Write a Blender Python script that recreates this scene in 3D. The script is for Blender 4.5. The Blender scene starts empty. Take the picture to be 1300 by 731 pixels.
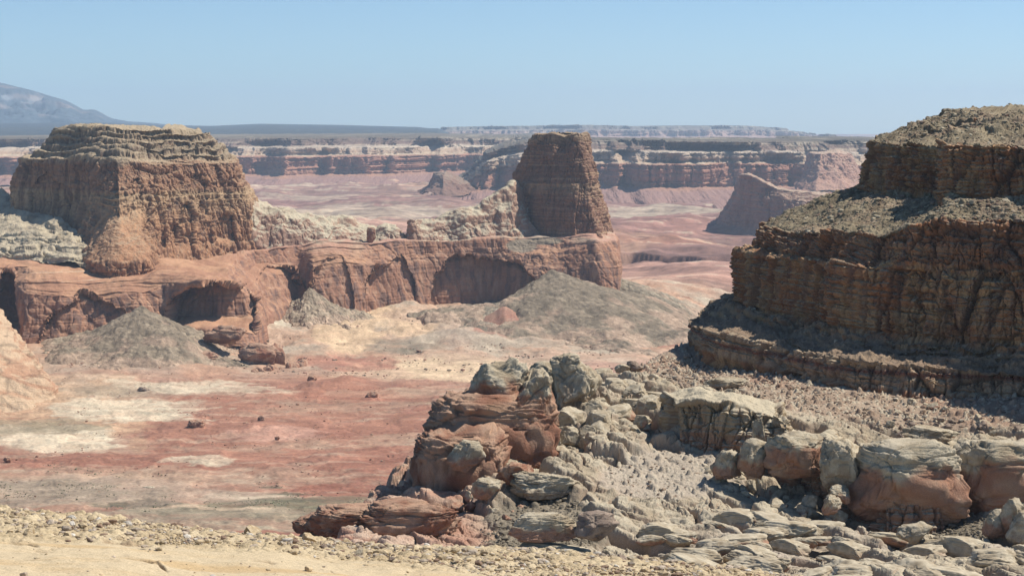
import bpy, math, time
import numpy as np
T0 = time.time()
rad = math.radians
QUAL = 1.0
scene = bpy.context.scene
COL = scene.collection

# ------------------------------------------------------------------ camera model
F_PX, CX, CY, HOR = 2426.0, 650.0, 365.5, 160.0
TH = math.atan((CY - HOR) / F_PX)
CT, ST = math.cos(TH), math.sin(TH)

def P(px, py, Y):
    """point of the world at depth Y (metres ahead) seen at photo pixel px, py"""
    px, py, Y = np.broadcast_arrays(np.asarray(px, float), np.asarray(py, float), np.asarray(Y, float))
    v = (CY - py) / F_PX
    dy = CT + v * ST
    dz = -ST + v * CT
    return np.stack([(px - CX) / F_PX * Y / dy, Y, dz / dy * Y], -1)

def proj(p):
    d = p[..., 1] * CT - p[..., 2] * ST
    v = p[..., 1] * ST + p[..., 2] * CT
    return CX + F_PX * p[..., 0] / d, CY - F_PX * v / d

# ------------------------------------------------------------------ noise
_r = np.random.RandomState(7)
PERM = np.tile(_r.permutation(256), 2).astype(np.int32)
RND = _r.rand(256).astype(np.float32)
GR = _r.normal(size=(256, 3)).astype(np.float32)
GR /= np.linalg.norm(GR, axis=1)[:, None]

from concurrent.futures import ThreadPoolExecutor
POOL = ThreadPoolExecutor(4)
CH = 16384
def pnoise(p, seed=0):
    p = np.asarray(p, np.float32).reshape(-1, 3)
    if len(p) <= CH: return _pnoise(p, seed)
    return np.concatenate(list(POOL.map(lambda i: _pnoise(p[i:i + CH], seed), range(0, len(p), CH))))

def _pnoise(p, seed=0):
    p = p + np.float32(seed * 17.31)
    fl = np.floor(p)
    i = fl.astype(np.int32)
    f = p - fl
    i &= 255
    u = f * f * f * (f * (f * 6 - 15) + 10)
    x0, y0, z0 = i[:, 0], i[:, 1], i[:, 2]
    x1, y1, z1 = (x0 + 1) & 255, (y0 + 1) & 255, (z0 + 1) & 255
    def g(h, dx, dy, dz):
        q = GR[h]
        return q[:, 0] * (f[:, 0] - dx) + q[:, 1] * (f[:, 1] - dy) + q[:, 2] * (f[:, 2] - dz)
    a0, a1 = PERM[x0], PERM[x1]
    b00, b01, b10, b11 = PERM[a0 + y0], PERM[a0 + y1], PERM[a1 + y0], PERM[a1 + y1]
    n000, n100 = g(PERM[b00 + z0], 0, 0, 0), g(PERM[b10 + z0], 1, 0, 0)
    n010, n110 = g(PERM[b01 + z0], 0, 1, 0), g(PERM[b11 + z0], 1, 1, 0)
    n001, n101 = g(PERM[b00 + z1], 0, 0, 1), g(PERM[b10 + z1], 1, 0, 1)
    n011, n111 = g(PERM[b01 + z1], 0, 1, 1), g(PERM[b11 + z1], 1, 1, 1)
    ux, uy, uz = u[:, 0], u[:, 1], u[:, 2]
    a = n000 + ux * (n100 - n000); b = n010 + ux * (n110 - n010)
    c = n001 + ux * (n101 - n001); d = n011 + ux * (n111 - n011)
    e = a + uy * (b - a); h = c + uy * (d - c)
    return (e + uz * (h - e)) * 1.6

def fbm(p, octv=5, lac=2.03, gain=0.5, seed=0):
    p = np.asarray(p, np.float32)
    sh = p.shape[:-1]
    p = p.reshape(-1, 3)
    out = np.zeros(len(p), np.float32); a = 1.0; s = 1.0; t = 0
    for o in range(octv):
        out += a * pnoise(p * s, seed + o * 3.7)
        t += a; a *= gain; s *= lac
    return (out / (t * 0.62)).reshape(sh)

def worley(p, dims=3, jit=0.95, seed=0):
    """F1, F2, id of nearest cell"""
    p = np.asarray(p, np.float32)
    sh = p.shape[:-1]
    p = p.reshape(-1, p.shape[-1])[:, :dims] + np.float32(seed * 11.7)
    r = list(POOL.map(lambda i: _worley(p[i:i + CH], dims, np.float32(jit)), range(0, len(p), CH)))
    return [np.concatenate([q[k] for q in r]).reshape(sh) for k in range(3)]

def _worley(p, dims, jit):
    HF = np.float32(0.5)
    fl = np.floor(p).astype(np.int32)
    f = p - fl
    F1 = np.full(len(p), 9.0, np.float32); F2 = F1.copy(); ID = np.zeros(len(p), np.int32)
    rng = (-1, 0, 1)
    for ox in rng:
        for oy in rng:
            for oz in (rng if dims == 3 else (0,)):
                hx = PERM[(fl[:, 0] + ox) & 255]
                h = PERM[hx + ((fl[:, 1] + oy) & 255)]
                if dims == 3: h = PERM[h + ((fl[:, 2] + oz) & 255)]
                h2 = PERM[h + 71 & 255]; 
                dx = jit * (RND[h] - HF) + (np.float32(ox + 0.5) - f[:, 0])
                dy = jit * (RND[h2] - HF) + (np.float32(oy + 0.5) - f[:, 1])
                d = dx * dx + dy * dy
                if dims == 3:
                    h3 = PERM[h2 + 37 & 255]
                    dz = jit * (RND[h3] - HF) + (np.float32(oz + 0.5) - f[:, 2])
                    d = d + dz * dz
                closer = d < F1
                F2 = np.where(closer, F1, np.minimum(F2, d))
                F1 = np.where(closer, d, F1)
                ID = np.where(closer, h, ID)
    return np.sqrt(F1), np.sqrt(F2), ID

def tiles(p, seed=0, jit=0.9):
    """2D cells: F1, F2, id and the offset from the cell centre"""
    p = np.asarray(p, np.float32); sh = p.shape[:-1]
    p = p.reshape(-1, 2) + np.float32(seed * 7.7)
    def run(i):
        q = p[i:i + CH]; fl = np.floor(q).astype(np.int32); f = q - fl
        F1 = np.full(len(q), 9.0, np.float32); F2 = F1.copy(); ID = np.zeros(len(q), np.int32); DX = F1 * 0; DY = F1 * 0
        for ox in (-1, 0, 1):
            for oy in (-1, 0, 1):
                h = PERM[PERM[(fl[:, 0] + ox) & 255] + ((fl[:, 1] + oy) & 255)]; h2 = PERM[h + 71 & 255]
                dx = f[:, 0] - ox - 0.5 - jit * (RND[h] - 0.5); dy = f[:, 1] - oy - 0.5 - jit * (RND[h2] - 0.5)
                d = dx * dx + dy * dy; c = d < F1
                F2 = np.where(c, F1, np.minimum(F2, d)); F1 = np.where(c, d, F1); ID = np.where(c, h, ID)
                DX = np.where(c, dx, DX); DY = np.where(c, dy, DY)
        return np.sqrt(F1), np.sqrt(F2), ID, DX, DY
    r = list(POOL.map(run, range(0, len(p), CH)))
    return [np.concatenate([q[k] for q in r]).reshape(sh) for k in range(5)]

def terrace(G, lo, hi, step, seed=0, hard=(0.30, 0.92), amt=0.85, lat=60, wv=.15):
    """cut slopes between heights lo..hi into benches: z stays put on treads, risers stand up"""
    G = G.copy(); z = G[..., 2]
    w = wv * fbm(np.stack([G[..., 0] / lat, G[..., 1] / lat, 0 * z], -1), 3, seed=seed)
    t = z / step + w + .5 * pnoise(np.stack([0 * z, 0 * z, z / (step * 2.3)], -1), seed + 1).reshape(z.shape)
    fl = np.floor(t); fr = t - fl
    nz_ = (fl + sst(hard[0], hard[1], fr) - t) * step
    m = sst(lo, lo + step * .5, z) * sst(hi, hi - step * .5, z) * amt
    G[..., 2] = z + nz_ * m
    return G

def sst(a, b, x):
    t = np.clip((x - a) / (b - a), 0, 1)
    return t * t * (3 - 2 * t)

def mix(a, b, t):
    t = np.asarray(t)[..., None]
    return np.asarray(a) * (1 - t) + np.asarray(b) * t

def pal(z, stops):
    zs = [s[0] for s in stops]
    return np.stack([np.interp(z, zs, [s[1][k] for s in stops]) for k in range(3)], -1)

# ------------------------------------------------------------------ tagging
def tag(o, label=None, cat=None, group=None, kind=None):
    if label: o['label'] = label
    if cat: o['category'] = cat
    if group: o['group'] = group
    if kind: o['kind'] = kind
    return o

# ------------------------------------------------------------------ materials
def rock_mat(name, s1=1.0, bump=0.6, dist=0.3, rough=0.92, var=0.3, stretch=(1, 1, 1), detail=8):
    m = bpy.data.materials.new(name); m.use_nodes = True
    nt = m.node_tree; N = nt.nodes; L = nt.links
    N.clear()
    out = N.new('ShaderNodeOutputMaterial'); b = N.new('ShaderNodeBsdfPrincipled')
    L.new(b.outputs[0], out.inputs[0])
    b.inputs['Roughness'].default_value = rough
    b.inputs['Specular IOR Level'].default_value = 0.2
    at = N.new('ShaderNodeAttribute'); at.attribute_name = 'Col'
    tc = N.new('ShaderNodeTexCoord'); mp = N.new('ShaderNodeMapping'); mp.inputs['Scale'].default_value = stretch
    L.new(tc.outputs['Object'], mp.inputs[0])
    n1 = N.new('ShaderNodeTexNoise'); n1.inputs['Scale'].default_value = s1; n1.inputs['Detail'].default_value = detail
    n1.inputs['Roughness'].default_value = 0.62
    L.new(mp.outputs[0], n1.inputs['Vector'])
    n2 = N.new('ShaderNodeTexNoise'); n2.inputs['Scale'].default_value = s1 * 4.3; n2.inputs['Detail'].default_value = 5
    L.new(mp.outputs[0], n2.inputs['Vector'])
    mr = N.new('ShaderNodeMapRange')
    mr.inputs['From Min'].default_value = 0.3; mr.inputs['From Max'].default_value = 0.7
    mr.inputs['To Min'].default_value = 1 - var; mr.inputs['To Max'].default_value = 1 + var
    L.new(n2.outputs['Fac'], mr.inputs['Value'])
    mul = N.new('ShaderNodeVectorMath'); mul.operation = 'SCALE'
    L.new(at.outputs['Color'], mul.inputs[0]); L.new(mr.outputs[0], mul.inputs['Scale'])
    L.new(mul.outputs[0], b.inputs['Base Color'])
    add = N.new('ShaderNodeMath'); add.operation = 'MULTIPLY_ADD'; add.inputs[1].default_value = 0.35
    L.new(n2.outputs['Fac'], add.inputs[0]); L.new(n1.outputs['Fac'], add.inputs[2])
    bp = N.new('ShaderNodeBump'); bp.inputs['Strength'].default_value = bump; bp.inputs['Distance'].default_value = dist
    L.new(add.outputs[0], bp.inputs['Height']); L.new(bp.outputs[0], b.inputs['Normal'])
    return m

MAT = {
    'ledge': rock_mat('ledge sandstone', 7.0, 0.9, 0.035, var=0.24, stretch=(1, 1.6, 1)),
    'near': rock_mat('slickrock near', 1.1, 0.8, 0.45, var=0.16),
    'cliff': rock_mat('cliff sandstone', 0.55, 0.8, 0.8, var=0.25, stretch=(1, 1, 1.6)),
    'stone': rock_mat('loose stone', 3.0, 0.5, 0.15, var=0.15),
    'mid': rock_mat('entrada sandstone', 0.12, 0.8, 3.2, var=0.14, stretch=(1, 1, 1.8)),
    'smooth': rock_mat('smooth entrada sandstone', 0.10, 0.4, 1.6, var=0.12, stretch=(1, 1, 2.5)),
    'floor': rock_mat('valley floor', 0.08, 0.5, 1.6, var=0.24, stretch=(1, 1.3, 1)),
    'far': rock_mat('far sandstone', 0.02, 0.7, 14.0, var=0.12, stretch=(1, 1, 2.5)),
}

# ------------------------------------------------------------------ mesh builders
def make_obj(name, verts, faces, mat, col=None, parent=None, smooth=True):
    me = bpy.data.meshes.new(name)
    verts = np.ascontiguousarray(verts, np.float32).reshape(-1, 3)
    faces = np.ascontiguousarray(faces, np.int32)
    nf, k = faces.shape
    me.vertices.add(len(verts)); me.vertices.foreach_set('co', verts.ravel())
    me.loops.add(nf * k); me.loops.foreach_set('vertex_index', faces.ravel())
    me.polygons.add(nf)
    me.polygons.foreach_set('loop_start', np.arange(0, nf * k, k, dtype=np.int32))
    me.polygons.foreach_set('loop_total', np.full(nf, k, np.int32))
    me.polygons.foreach_set('use_smooth', np.full(nf, smooth, bool))
    if col is not None:
        a = me.color_attributes.new('Col', 'FLOAT_COLOR', 'POINT')
        c = np.ones((len(verts), 4), np.float32); c[:, :3] = np.clip(np.asarray(col).reshape(-1, 3), 0, 1)
        a.data.foreach_set('color', c.ravel())
    me.materials.append(mat)
    me.update(); me.validate()
    o = bpy.data.objects.new(name, me)
    COL.objects.link(o)
    if parent: o.parent = parent
    return o

def grid_faces(nv, nu):
    a = np.arange(nv * nu).reshape(nv, nu)
    return np.stack([a[:-1, :-1], a[:-1, 1:], a[1:, 1:], a[1:, :-1]], -1).reshape(-1, 4)

def gnorm(G):
    du = np.gradient(G, axis=1); dv = np.gradient(G, axis=0)
    n = np.cross(du, dv)
    return n / (np.linalg.norm(n, axis=-1, keepdims=True) + 1e-9)

def smooth1(A, k, axis):
    if k < 1: return A
    ker = np.hanning(2 * k + 3)[1:-1]; ker /= ker.sum()
    pad = [(0, 0)] * A.ndim; pad[axis] = (k, k)
    B = np.pad(A, pad, mode='edge')
    out = np.zeros_like(A)
    for i, w in enumerate(ker):
        sl = [slice(None)] * A.ndim; sl[axis] = slice(i, i + A.shape[axis])
        out += w * B[tuple(sl)]
    return out

def loft(cols, nu, rows, su=6, sv=2, hidden=()):
    """cols: M columns (left to right seen from the camera) of K points (px,py,Y), bottom to top.
    rows: samples per segment between consecutive points of a column."""
    C = np.array(cols, float)
    W = P(C[..., 0], C[..., 1], C[..., 2])                     # M,K,3
    M = len(C)
    mid = W.mean(1)
    seg = np.linalg.norm(np.diff(mid, axis=0), axis=1)
    scr = np.abs(np.diff(C[..., 0].mean(1)))
    w = 0.35 * seg / seg.sum() + 0.65 * scr / scr.sum()
    for h in hidden: w[h] *= 0.12
    t = np.concatenate([[0], np.cumsum(w)]); t /= t[-1]
    tu = np.linspace(0, 1, nu)
    U = np.stack([[np.interp(tu, t, W[:, k, c]) for c in range(3)] for k in range(W.shape[1])])   # K,3,nu
    U = np.transpose(U, (0, 2, 1))                              # K,nu,3
    parts = []
    for k in range(len(U) - 1):
        n = rows[k]
        s = np.linspace(0, 1, n, endpoint=False)[:, None, None]
        parts.append(U[k] * (1 - s) + U[k + 1] * s)
    parts.append(U[-1][None])
    G = np.concatenate(parts, 0)
    G = smooth1(G, su, 1); G = smooth1(G, sv, 0)
    return G

def cliffize(G, big=0, bigs=30, blk=0, bs=8, bh=1.5, groove=0.5, strata=0, sth=4, rub=0, rubs=1.5,
             flute=0, flutes=8, seed=0, soft=0, fine=0, fines=1.0, steep_rng=(0.8, 0.5), sdip=(0, 0), panel=0, ps=6, ptier=None, patchy=0.0):
    n0 = gnorm(G)
    steep = sst(steep_rng[0], steep_rng[1], np.abs(n0[..., 2]))
    steep = smooth1(smooth1(steep, 2, 0), 2, 1)
    d = np.zeros(G.shape[:2], np.float32)
    info = {'crack': np.zeros(G.shape[:2], np.float32)}
    pm = 1.0
    if patchy: pm = (1 - patchy) + 1.6 * patchy * sst(-.35, .45, fbm(G / (bs * 5.0), 3, seed=seed + 12))
    if panel:
        tier = np.zeros(G.shape[:2]) if ptier is None else ptier
        wq = G[..., :2] + ps * .12 * fbm(G / np.array([ps, ps, ps * 4]), 2, seed=seed + 14)[..., None]
        for sc, am in ((1.0, 1.0), (0.37, 0.4)):
            F1, F2, ID = worley(np.concatenate([wq / (ps * sc), (tier * 3.7)[..., None] + 0.5], -1), 3, jit=.9, seed=seed + 13)
            ck = np.exp(-((F2 - F1) / .055) ** 2)
            d += steep * panel * am * ((RND[ID] - .5) * 1.5 - .55 * ck)
            info['crack'] = np.maximum(info['crack'], ck * am)
    if big:
        d += big * fbm(G / (bigs * np.array([1, 1, 2.2])), 4, seed=seed)
    if blk:
        wp = G + (bs * 0.35) * np.stack([fbm(G / bs * 1.3, 2, seed=seed + 5), fbm(G / bs * 1.3, 2, seed=seed + 9), 0 * G[..., 0]], -1)
        F1, F2, ID = worley(wp / np.array([bs, bs, bs * bh]), 3, seed=seed + 1)
        crack = np.exp(-((F2 - F1) / 0.07) ** 2)
        d += steep * pm * (blk * (RND[ID] - 0.5) - groove * blk * crack)
        info['crack'] = np.maximum(info['crack'], crack * .7)
    if strata:
        z = (G[..., 2] + sdip[0] * G[..., 0] + sdip[1] * G[..., 1]) / sth
        lz = np.stack([G[..., 0] / (sth * 60), G[..., 1] / (sth * 60), z], -1)
        s = fbm(lz, 3, gain=0.6, seed=seed + 2)
        s = np.tanh(s * 3.5)
        d += steep * strata * s
        info['strata'] = s
    if flute:
        fz = np.stack([G[..., 0] / flutes, G[..., 1] / flutes, G[..., 2] / (flutes * 9)], -1)
        f = fbm(fz, 3, seed=seed + 3)
        d += steep * flute * (f - 1.2 * np.exp(-(f / 0.10) ** 2))
    if rub:
        F1, F2, ID = worley(G / rubs, 3, seed=seed + 4)
        r = np.clip(0.62 - F1, 0, 1) * (0.4 + 1.6 * RND[ID])
        F1b, _, IDb = worley(G / (rubs * 2.7), 3, seed=seed + 8)
        r2 = np.clip(0.5 - F1b, 0, 1) * 2.4 * (RND[IDb] > 0.6)
        d += (1 - steep * 0.8) * rub * (r + r2)
        info['rub'] = r
    if fine:
        d += fine * fbm(G / fines, 4, gain=0.6, seed=seed + 6)
    G2 = G + n0 * d[..., None]
    n1 = gnorm(G2)
    info['steep0'] = steep
    info['n'] = n1
    return G2, info

def loftobj(name, G, mat, col, parent=None):
    nv, nu = G.shape[:2]
    return make_obj(name, G, grid_faces(nv, nu), MAT[mat], col, parent)

def empty(name, loc=(0, 0, 0)):
    o = bpy.data.objects.new(name, None); COL.objects.link(o); o.location = loc
    return o

# albedos (linear)
RED = np.array([0.36, 0.165, 0.105]); DRED = np.array([0.23, 0.10, 0.07]); TAN = np.array([0.46, 0.34, 0.235])
CREAM = np.array([0.58, 0.49, 0.355]); PALE = np.array([0.51, 0.445, 0.33]); SCREE = np.array([0.225, 0.188, 0.138])
SAND = np.array([0.56, 0.40, 0.255]); PINK = np.array([0.46, 0.27, 0.20]); GREEN = np.array([0.17, 0.165, 0.105])
YEL = np.array([0.56, 0.43, 0.24]); VARN = np.array([0.12, 0.075, 0.06])

def vstreak(G, s, seed):
    return fbm(np.stack([G[..., 0] / s, G[..., 1] / s, G[..., 2] / (s * 10)], -1), 4, seed=seed)
def hband(G, th, seed, lat=50):
    return fbm(np.stack([G[..., 0] / (th * lat), G[..., 1] / (th * lat), G[..., 2] / th], -1), 4, gain=0.65, seed=seed)

# ================================================================== VALLEY FLOOR
def ellip(px, py, cx, cy, rx, ry, wob=0, nz=0):
    d = np.sqrt(((px - cx) / rx) ** 2 + ((py - cy) / ry) ** 2) + wob * nz
    return sst(1.1, 0.85, d)

def ground_z(x, y):
    """broad shape of the valley floor"""
    x = np.asarray(x, float); y = np.asarray(y, float)
    u = x / y
    foot = np.interp(u, [-0.4, -0.26, -0.18, -0.12, 0.0, 0.05, 0.09, 0.12], [2420, 2440, 2480, 2760, 2900, 2950, 3050, 3600])
    rise = sst(foot - 480, foot + 60, y) * 30 * sst(0.13, 0.06, u) 
    back = sst(foot + 900, foot + 300, y)
    return -300 + rise * back

def build_floor():
    nu = int(1150 * QUAL)
    pys = np.concatenate([np.arange(700, 470, -0.85 / QUAL), np.arange(470, 330, -0.6 / QUAL), np.arange(330, 187, -0.42 / QUAL)])
    Ys = 300 * F_PX / (pys - 160.0)
    Ys = np.concatenate([np.geomspace(250, Ys[0] * .985, 40), Ys, np.geomspace(Ys[-1] * 1.03, 70000, 30)])
    us = np.concatenate([np.linspace(-.6, -.362, 30), np.linspace(-0.36, 0.36, nu), np.linspace(.362, .6, 30)])
    Y, U = np.meshgrid(Ys, us, indexing='ij')
    X = U * Y
    Z = ground_z(X, Y)
    G = np.stack([X, Y, Z], -1)
    nrw = np.minimum(1, (Y / 3000) ** 1.0)
    # low terraces on the floor, sharper beyond the buttes
    t1 = fbm(np.stack([X / 520, Y / 900, 0 * X], -1), 5, seed=3)
    far = sst(3300, 4500, Y) * sst(26000, 12000, Y)
    Z = Z + far * (8 * np.tanh(7 * (t1 - 0.1)) + 6 * np.tanh(12 * (t1 + 0.35)) + 6 * np.tanh(14 * (t1 - 0.4)) + 6 * t1 + 3 * fbm(np.stack([X / 60, Y / 110, 0 * X], -1), 4, seed=4))
    near = 1 - sst(3200, 4200, Y)
    t2 = fbm(np.stack([X / 90, Y / 150, 0 * X], -1), 5, seed=5)
    px, py = proj(G)
    hill = sst(470, 420, py) * sst(300, 350, px) * near + 0.5 * sst(500, 440, py) * near
    t3 = fbm(np.stack([(X + .4 * Y) / 60, Y / 75, 0 * X], -1), 5, gain=.58, seed=6)
    Z = Z + near * (0.7 * t2 + 0.8 * np.tanh(14 * t2) + .6 * np.tanh(20 * (t3 - .25)) + .6 * np.tanh(20 * (t3 + .3))) + hill * near * 5.0 * fbm(np.stack([X / 60, Y / 60, 0 * X], -1), 5, seed=9)
    # little red hummocks under the long wall
    for cx, cy, YY, rr, hh in ((445, 470, 0, 45, 9), (640, 415, 0, 48, 20), (395, 492, 0, 22, 7), (500, 402, 0, 60, 9), (590, 425, 0, 60, 8),
                               (325, 548, 0, 40, 5), (470, 508, 0, 16, 3), (248, 550, 0, 30, 2), (800, 400, 0, 60, 16), (350, 410, 0, 60, 16), (430, 400, 0, 60, 18)):
        Yc = 300 * F_PX / (cy - 160.0) if cy > 480 else 285 * F_PX / (cy - 160.0)
        Xc = (cx - CX) / F_PX * Yc
        r = np.sqrt((X - Xc) ** 2 + ((Y - Yc) / 1.5) ** 2)
        Z = Z + near * hh * np.clip(1 - r / rr, 0, 1) ** 1.2 * (1 + 0.5 * t2)
    # escarpment with the shaded canyon rim beyond the tower
    ex = sst(0.035, 0.055, U) 
    yed = 4560 + 240 * fbm(np.stack([X / 400, 0 * X, 0 * X], -1), 4, seed=12) + X * -0.10
    Z = Z - ex * 26 * sst(14, -14, yed + 20 - Y) * 0 
    low = ex * sst(-7, 7, yed - Y)           # 1 on the near side of the rim
    dip = low * np.exp(-((yed - Y) / 170.0).clip(0) ** 2) * 46 * sst(0.125, 0.105, U)
    Z = Z - dip
    G = np.stack([X, Y, Z], -1)

    # ---------------- albedo
    s = fbm(np.stack([X / 300, Y / 260, 0 * X], -1), 6, gain=0.6, seed=21)
    s2 = fbm(np.stack([X / 70, Y / 90, 0 * X], -1), 5, gain=0.6, seed=22)
    s3 = fbm(np.stack([(X + 0.3 * Y) / 420, Y / 200, 0 * X], -1), 6, gain=0.62, seed=23)
    s4 = fbm(np.stack([X / 30, Y / 16, 0 * X], -1), 4, gain=0.65, seed=24)
    q = np.clip(0.45 + 0.5 * s + 0.3 * s2 + .25 * s4, 0, 1)
    c_near = mix(np.array([0.255, 0.108, 0.072]), np.array([0.355, 0.182, 0.12]), q)
    c_near = mix(c_near, np.array([0.24, 0.11, 0.08]), .5 * sst(.25, .45, s4 + .5 * s2))
    c_near = mix(c_near, np.array([0.50, 0.36, 0.26]), .35 * sst(.25, .4, fbm(np.stack([(X + .8 * Y) / 90, Y / 22, 0 * X], -1), 5, gain=.62, seed=25)))
    c_near = mix(c_near, TAN * .92, 0.42 * sst(0.05, 0.45, s3 + 0.4 * s2 + .3 * s4))
    c_near = mix(c_near, CREAM, 0.3 * sst(0.45, 0.75, s2 + 0.5 * s3))
    # tan/orange apron near the foot of the wall
    ap = sst(500, 455, py + 12 * s2)
    c_ap = mix(np.array([0.47, 0.30, 0.20]), np.array([0.42, 0.36, 0.27]), sst(-0.4, 0.5, s2))
    c_near = mix(c_near, c_ap, ap * 0.8)
    def pt(cx, cy, rx, ry, c, a=1.0, w=0.35):
        nonlocal c_near
        m = ellip(px, py, cx, cy, rx * 1.05, ry * 1.05, w * 1.6, s2 * 0.8 + s * 0.35 + s4 * .5) * a * (0.82 + 0.5 * s4)
        m = np.clip(m, 0, 1)
        c_near = mix(c_near, c, m)
    OR = np.array([0.50, 0.33, 0.205])
    pt(60, 492, 130, 16, TAN * 1.05, .8)
    pt(95, 530, 110, 40, OR, .8)
    pt(165, 520, 110, 16, CREAM * 0.98, .95, .5)
    pt(75, 558, 95, 17, CREAM * 1.05, .95)
    pt(60, 542, 80, 9, np.array([0.25, 0.20, 0.13]), .85, .5)
    pt(175, 560, 14, 12, OR * 0.8, .5)
    pt(170, 497, 95, 6, np.array([0.26, 0.22, 0.16]), .6, .6)
    pt(225, 490, 60, 8, CREAM, .8, .6)
    pt(290, 494, 80, 6, CREAM, .7, .6)
    pt(590, 468, 135, 15, np.array([0.58, 0.43, 0.28]), 1.15, .2)
    pt(480, 474, 60, 10, np.array([0.50, 0.34, 0.23]), .9)
    pt(560, 497, 130, 6, TAN, .6, .6)
    pt(440, 490, 60, 12, RED * 0.95, .6, .5)
    pt(340, 552, 55, 10, PINK * 1.1, .7, .6)
    pt(255, 585, 35, 6, CREAM * 0.9, .8, .6)
    pt(325, 628, 70, 5, CREAM * 0.9, .7, .5)
    pt(140, 610, 150, 10, TAN * 0.95, .6, .6)
    pt(350, 646, 115, 12, GREEN, .9, .4)
    pt(60, 628, 130, 13, GREEN * 1.15 + .03, .75, .5)
    pt(440, 636, 90, 8, GREEN * 1.1, .7, .5)
    pt(265, 648, 95, 5, TAN, .8, .4)
    DG = np.array([.105, .10, .065])
    pt(30, 613, 60, 3.5, DG, .9, .5); pt(95, 627, 55, 4, DG, .9, .5); pt(160, 641, 60, 4, DG, .9, .5); pt(240, 650, 60, 3, DG, .8, .5)
    pt(370, 625, 30, 2, DG, .8, .4); pt(345, 617, 22, 2, DG, .7, .4); pt(395, 632, 60, 3, DG, .6, .5)
    pt(350, 505, 200, 4, RED, .5, .6)
    pt(560, 512, 60, 5, GREEN, .5, .8)
    pt(600, 530, 80, 3, GREEN, .4, .8)
    pt(590, 515, 90, 9, DRED * 1.2, .5, .6)
    # sand ramps and grey rubble below the wall
    pt(452, 395, 46, 26, SAND, 1.2, .25); pt(440, 425, 42, 22, SAND, 1.2, .25); pt(495, 408, 44, 16, SAND, .9, .4); pt(530, 420, 34, 9, SAND, .7, .5)
    pt(355, 395, 40, 40, np.array([0.40, 0.33, 0.25]), .8, .5); pt(345, 412, 26, 9, PALE, .8, .5)
    pt(330, 430, 50, 24, np.array([0.44, 0.27, 0.18]), .7, .5)
    pt(515, 440, 45, 9, SCREE, .9, .5); pt(420, 385, 30, 14, SCREE * 1.2, .8, .5); pt(560, 400, 70, 12, np.array([0.48, 0.33, 0.23]), .8, .5)
    pt(585, 425, 40, 14, np.array([0.38, 0.30, 0.23]), .8, .5); pt(640, 418, 36, 16, DRED * 1.35, .85, .5)
    pt(440, 462, 60, 10, DRED * 1.5, .8, .5); pt(700, 455, 170, 8, np.array([0.45, 0.31, 0.22]), .8, .5)
    pt(800, 395, 40, 22, np.array([0.48, 0.33, 0.24]), .9, .4); pt(830, 430, 40, 9, DRED * 1.6, .8, .4)
    pt(780, 475, 120, 14, PINK * .95, .8, .4)
    # beyond the buttes
    f1 = fbm(np.stack([X / 900, Y / 1500, 0 * X], -1), 6, gain=0.6, seed=31)
    f2 = fbm(np.stack([X / 260, Y / 330, 0 * X], -1), 6, gain=0.65, seed=32)
    c_far = mix(np.array([0.25, 0.135, 0.095]), np.array([0.43, 0.265, 0.18]), sst(-0.5, 0.5, f1 + 0.5 * f2))
    f3 = fbm(np.stack([X / 260, Y / 120, 0 * X], -1), 6, gain=0.7, seed=33)
    c_far = mix(c_far, CREAM * 0.95, 0.8 * sst(0.22, 0.42, .7 * f2 + 0.4 * f1 + .5 * f3))
    c_far = mix(c_far, np.array([0.22, 0.13, 0.10]), .6 * sst(.12, .3, -f3))
    c_far = mix(c_far, np.array([0.22, 0.125, 0.105]), 0.85 * sst(0.05, -0.35, f1 - 0.3 * f2))
    def pf(cx, cy, rx, ry, c, a=1.0, w=0.3):
        nonlocal c_far
        c_far = mix(c_far, c, np.clip(ellip(px, py, cx, cy, rx, ry, w * 1.8, f2 * .7 + f3 * .5) * a * (.85 + .5 * f3), 0, 1))
    pf(480, 256, 230, 7, np.array([0.25, 0.14, 0.12]), .8)
    pf(530, 240, 260, 5, np.array([0.27, 0.17, 0.14]), .7)
    pf(420, 249, 90, 4, CREAM * .85, .5, .6)
    pf(480, 265, 130, 7, CREAM * .85, .6, .6)
    pf(500, 284, 50, 6, PINK, .8)
    pf(830, 252, 130, 6, np.array([0.26, 0.16, 0.14]), .8)
    pf(830, 268, 100, 8, CREAM * .85, .7, .6)
    pf(830, 290, 120, 10, np.array([0.36, 0.19, 0.15]), .6, .5)
    pf(860, 345, 120, 18, np.array([0.47, 0.27, 0.20]), .7, .5)
    pf(850, 310, 80, 4, RED, .5, .6)
    pt(330, 662, 420, 13, np.array([0.30, 0.25, 0.175]), .85, .5)
    pt(90, 625, 190, 16, np.array([0.36, 0.27, 0.20]), .75, .5)
    ln = np.exp(-(fbm(np.stack([X / 160, Y / 120, 0 * X], -1), 5, gain=.6, seed=43) / .035) ** 2) * sst(-.1, .4, s3 + s4)
    c_near = mix(c_near, c_near * .6, ln * .55)
    lf = np.exp(-(fbm(np.stack([X / 700, Y / 420, 0 * X], -1), 6, gain=.65, seed=44) / .03) ** 2)
    c_far = mix(c_far, c_far * .5, lf * .6)
    f5 = fbm(np.stack([X / 330, Y / 90, 0 * X], -1), 6, gain=.7, seed=46)
    c_far = c_far * (1 + .22 * np.tanh(7 * (f5 - .1)) + .12 * np.tanh(8 * (f3 + .2)))[..., None]
    c_far = mix(c_far, CREAM * .95, .6 * sst(.35, .45, f5))
    tt = sst(3100, 3700, Y)
    mo = fbm(np.stack([(X - .3 * Y) / 38, Y / 34, 0 * X], -1), 6, gain=.68, seed=45)
    c_near = c_near * (1 + .11 * np.tanh(9 * (mo - .15)) + .07 * np.tanh(9 * (mo + .3)))[..., None]
    c = mix(c_near, c_far, tt)
    speck = fbm(np.stack([X / 14, Y / 20, 0 * X], -1), 3, seed=41)
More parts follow.
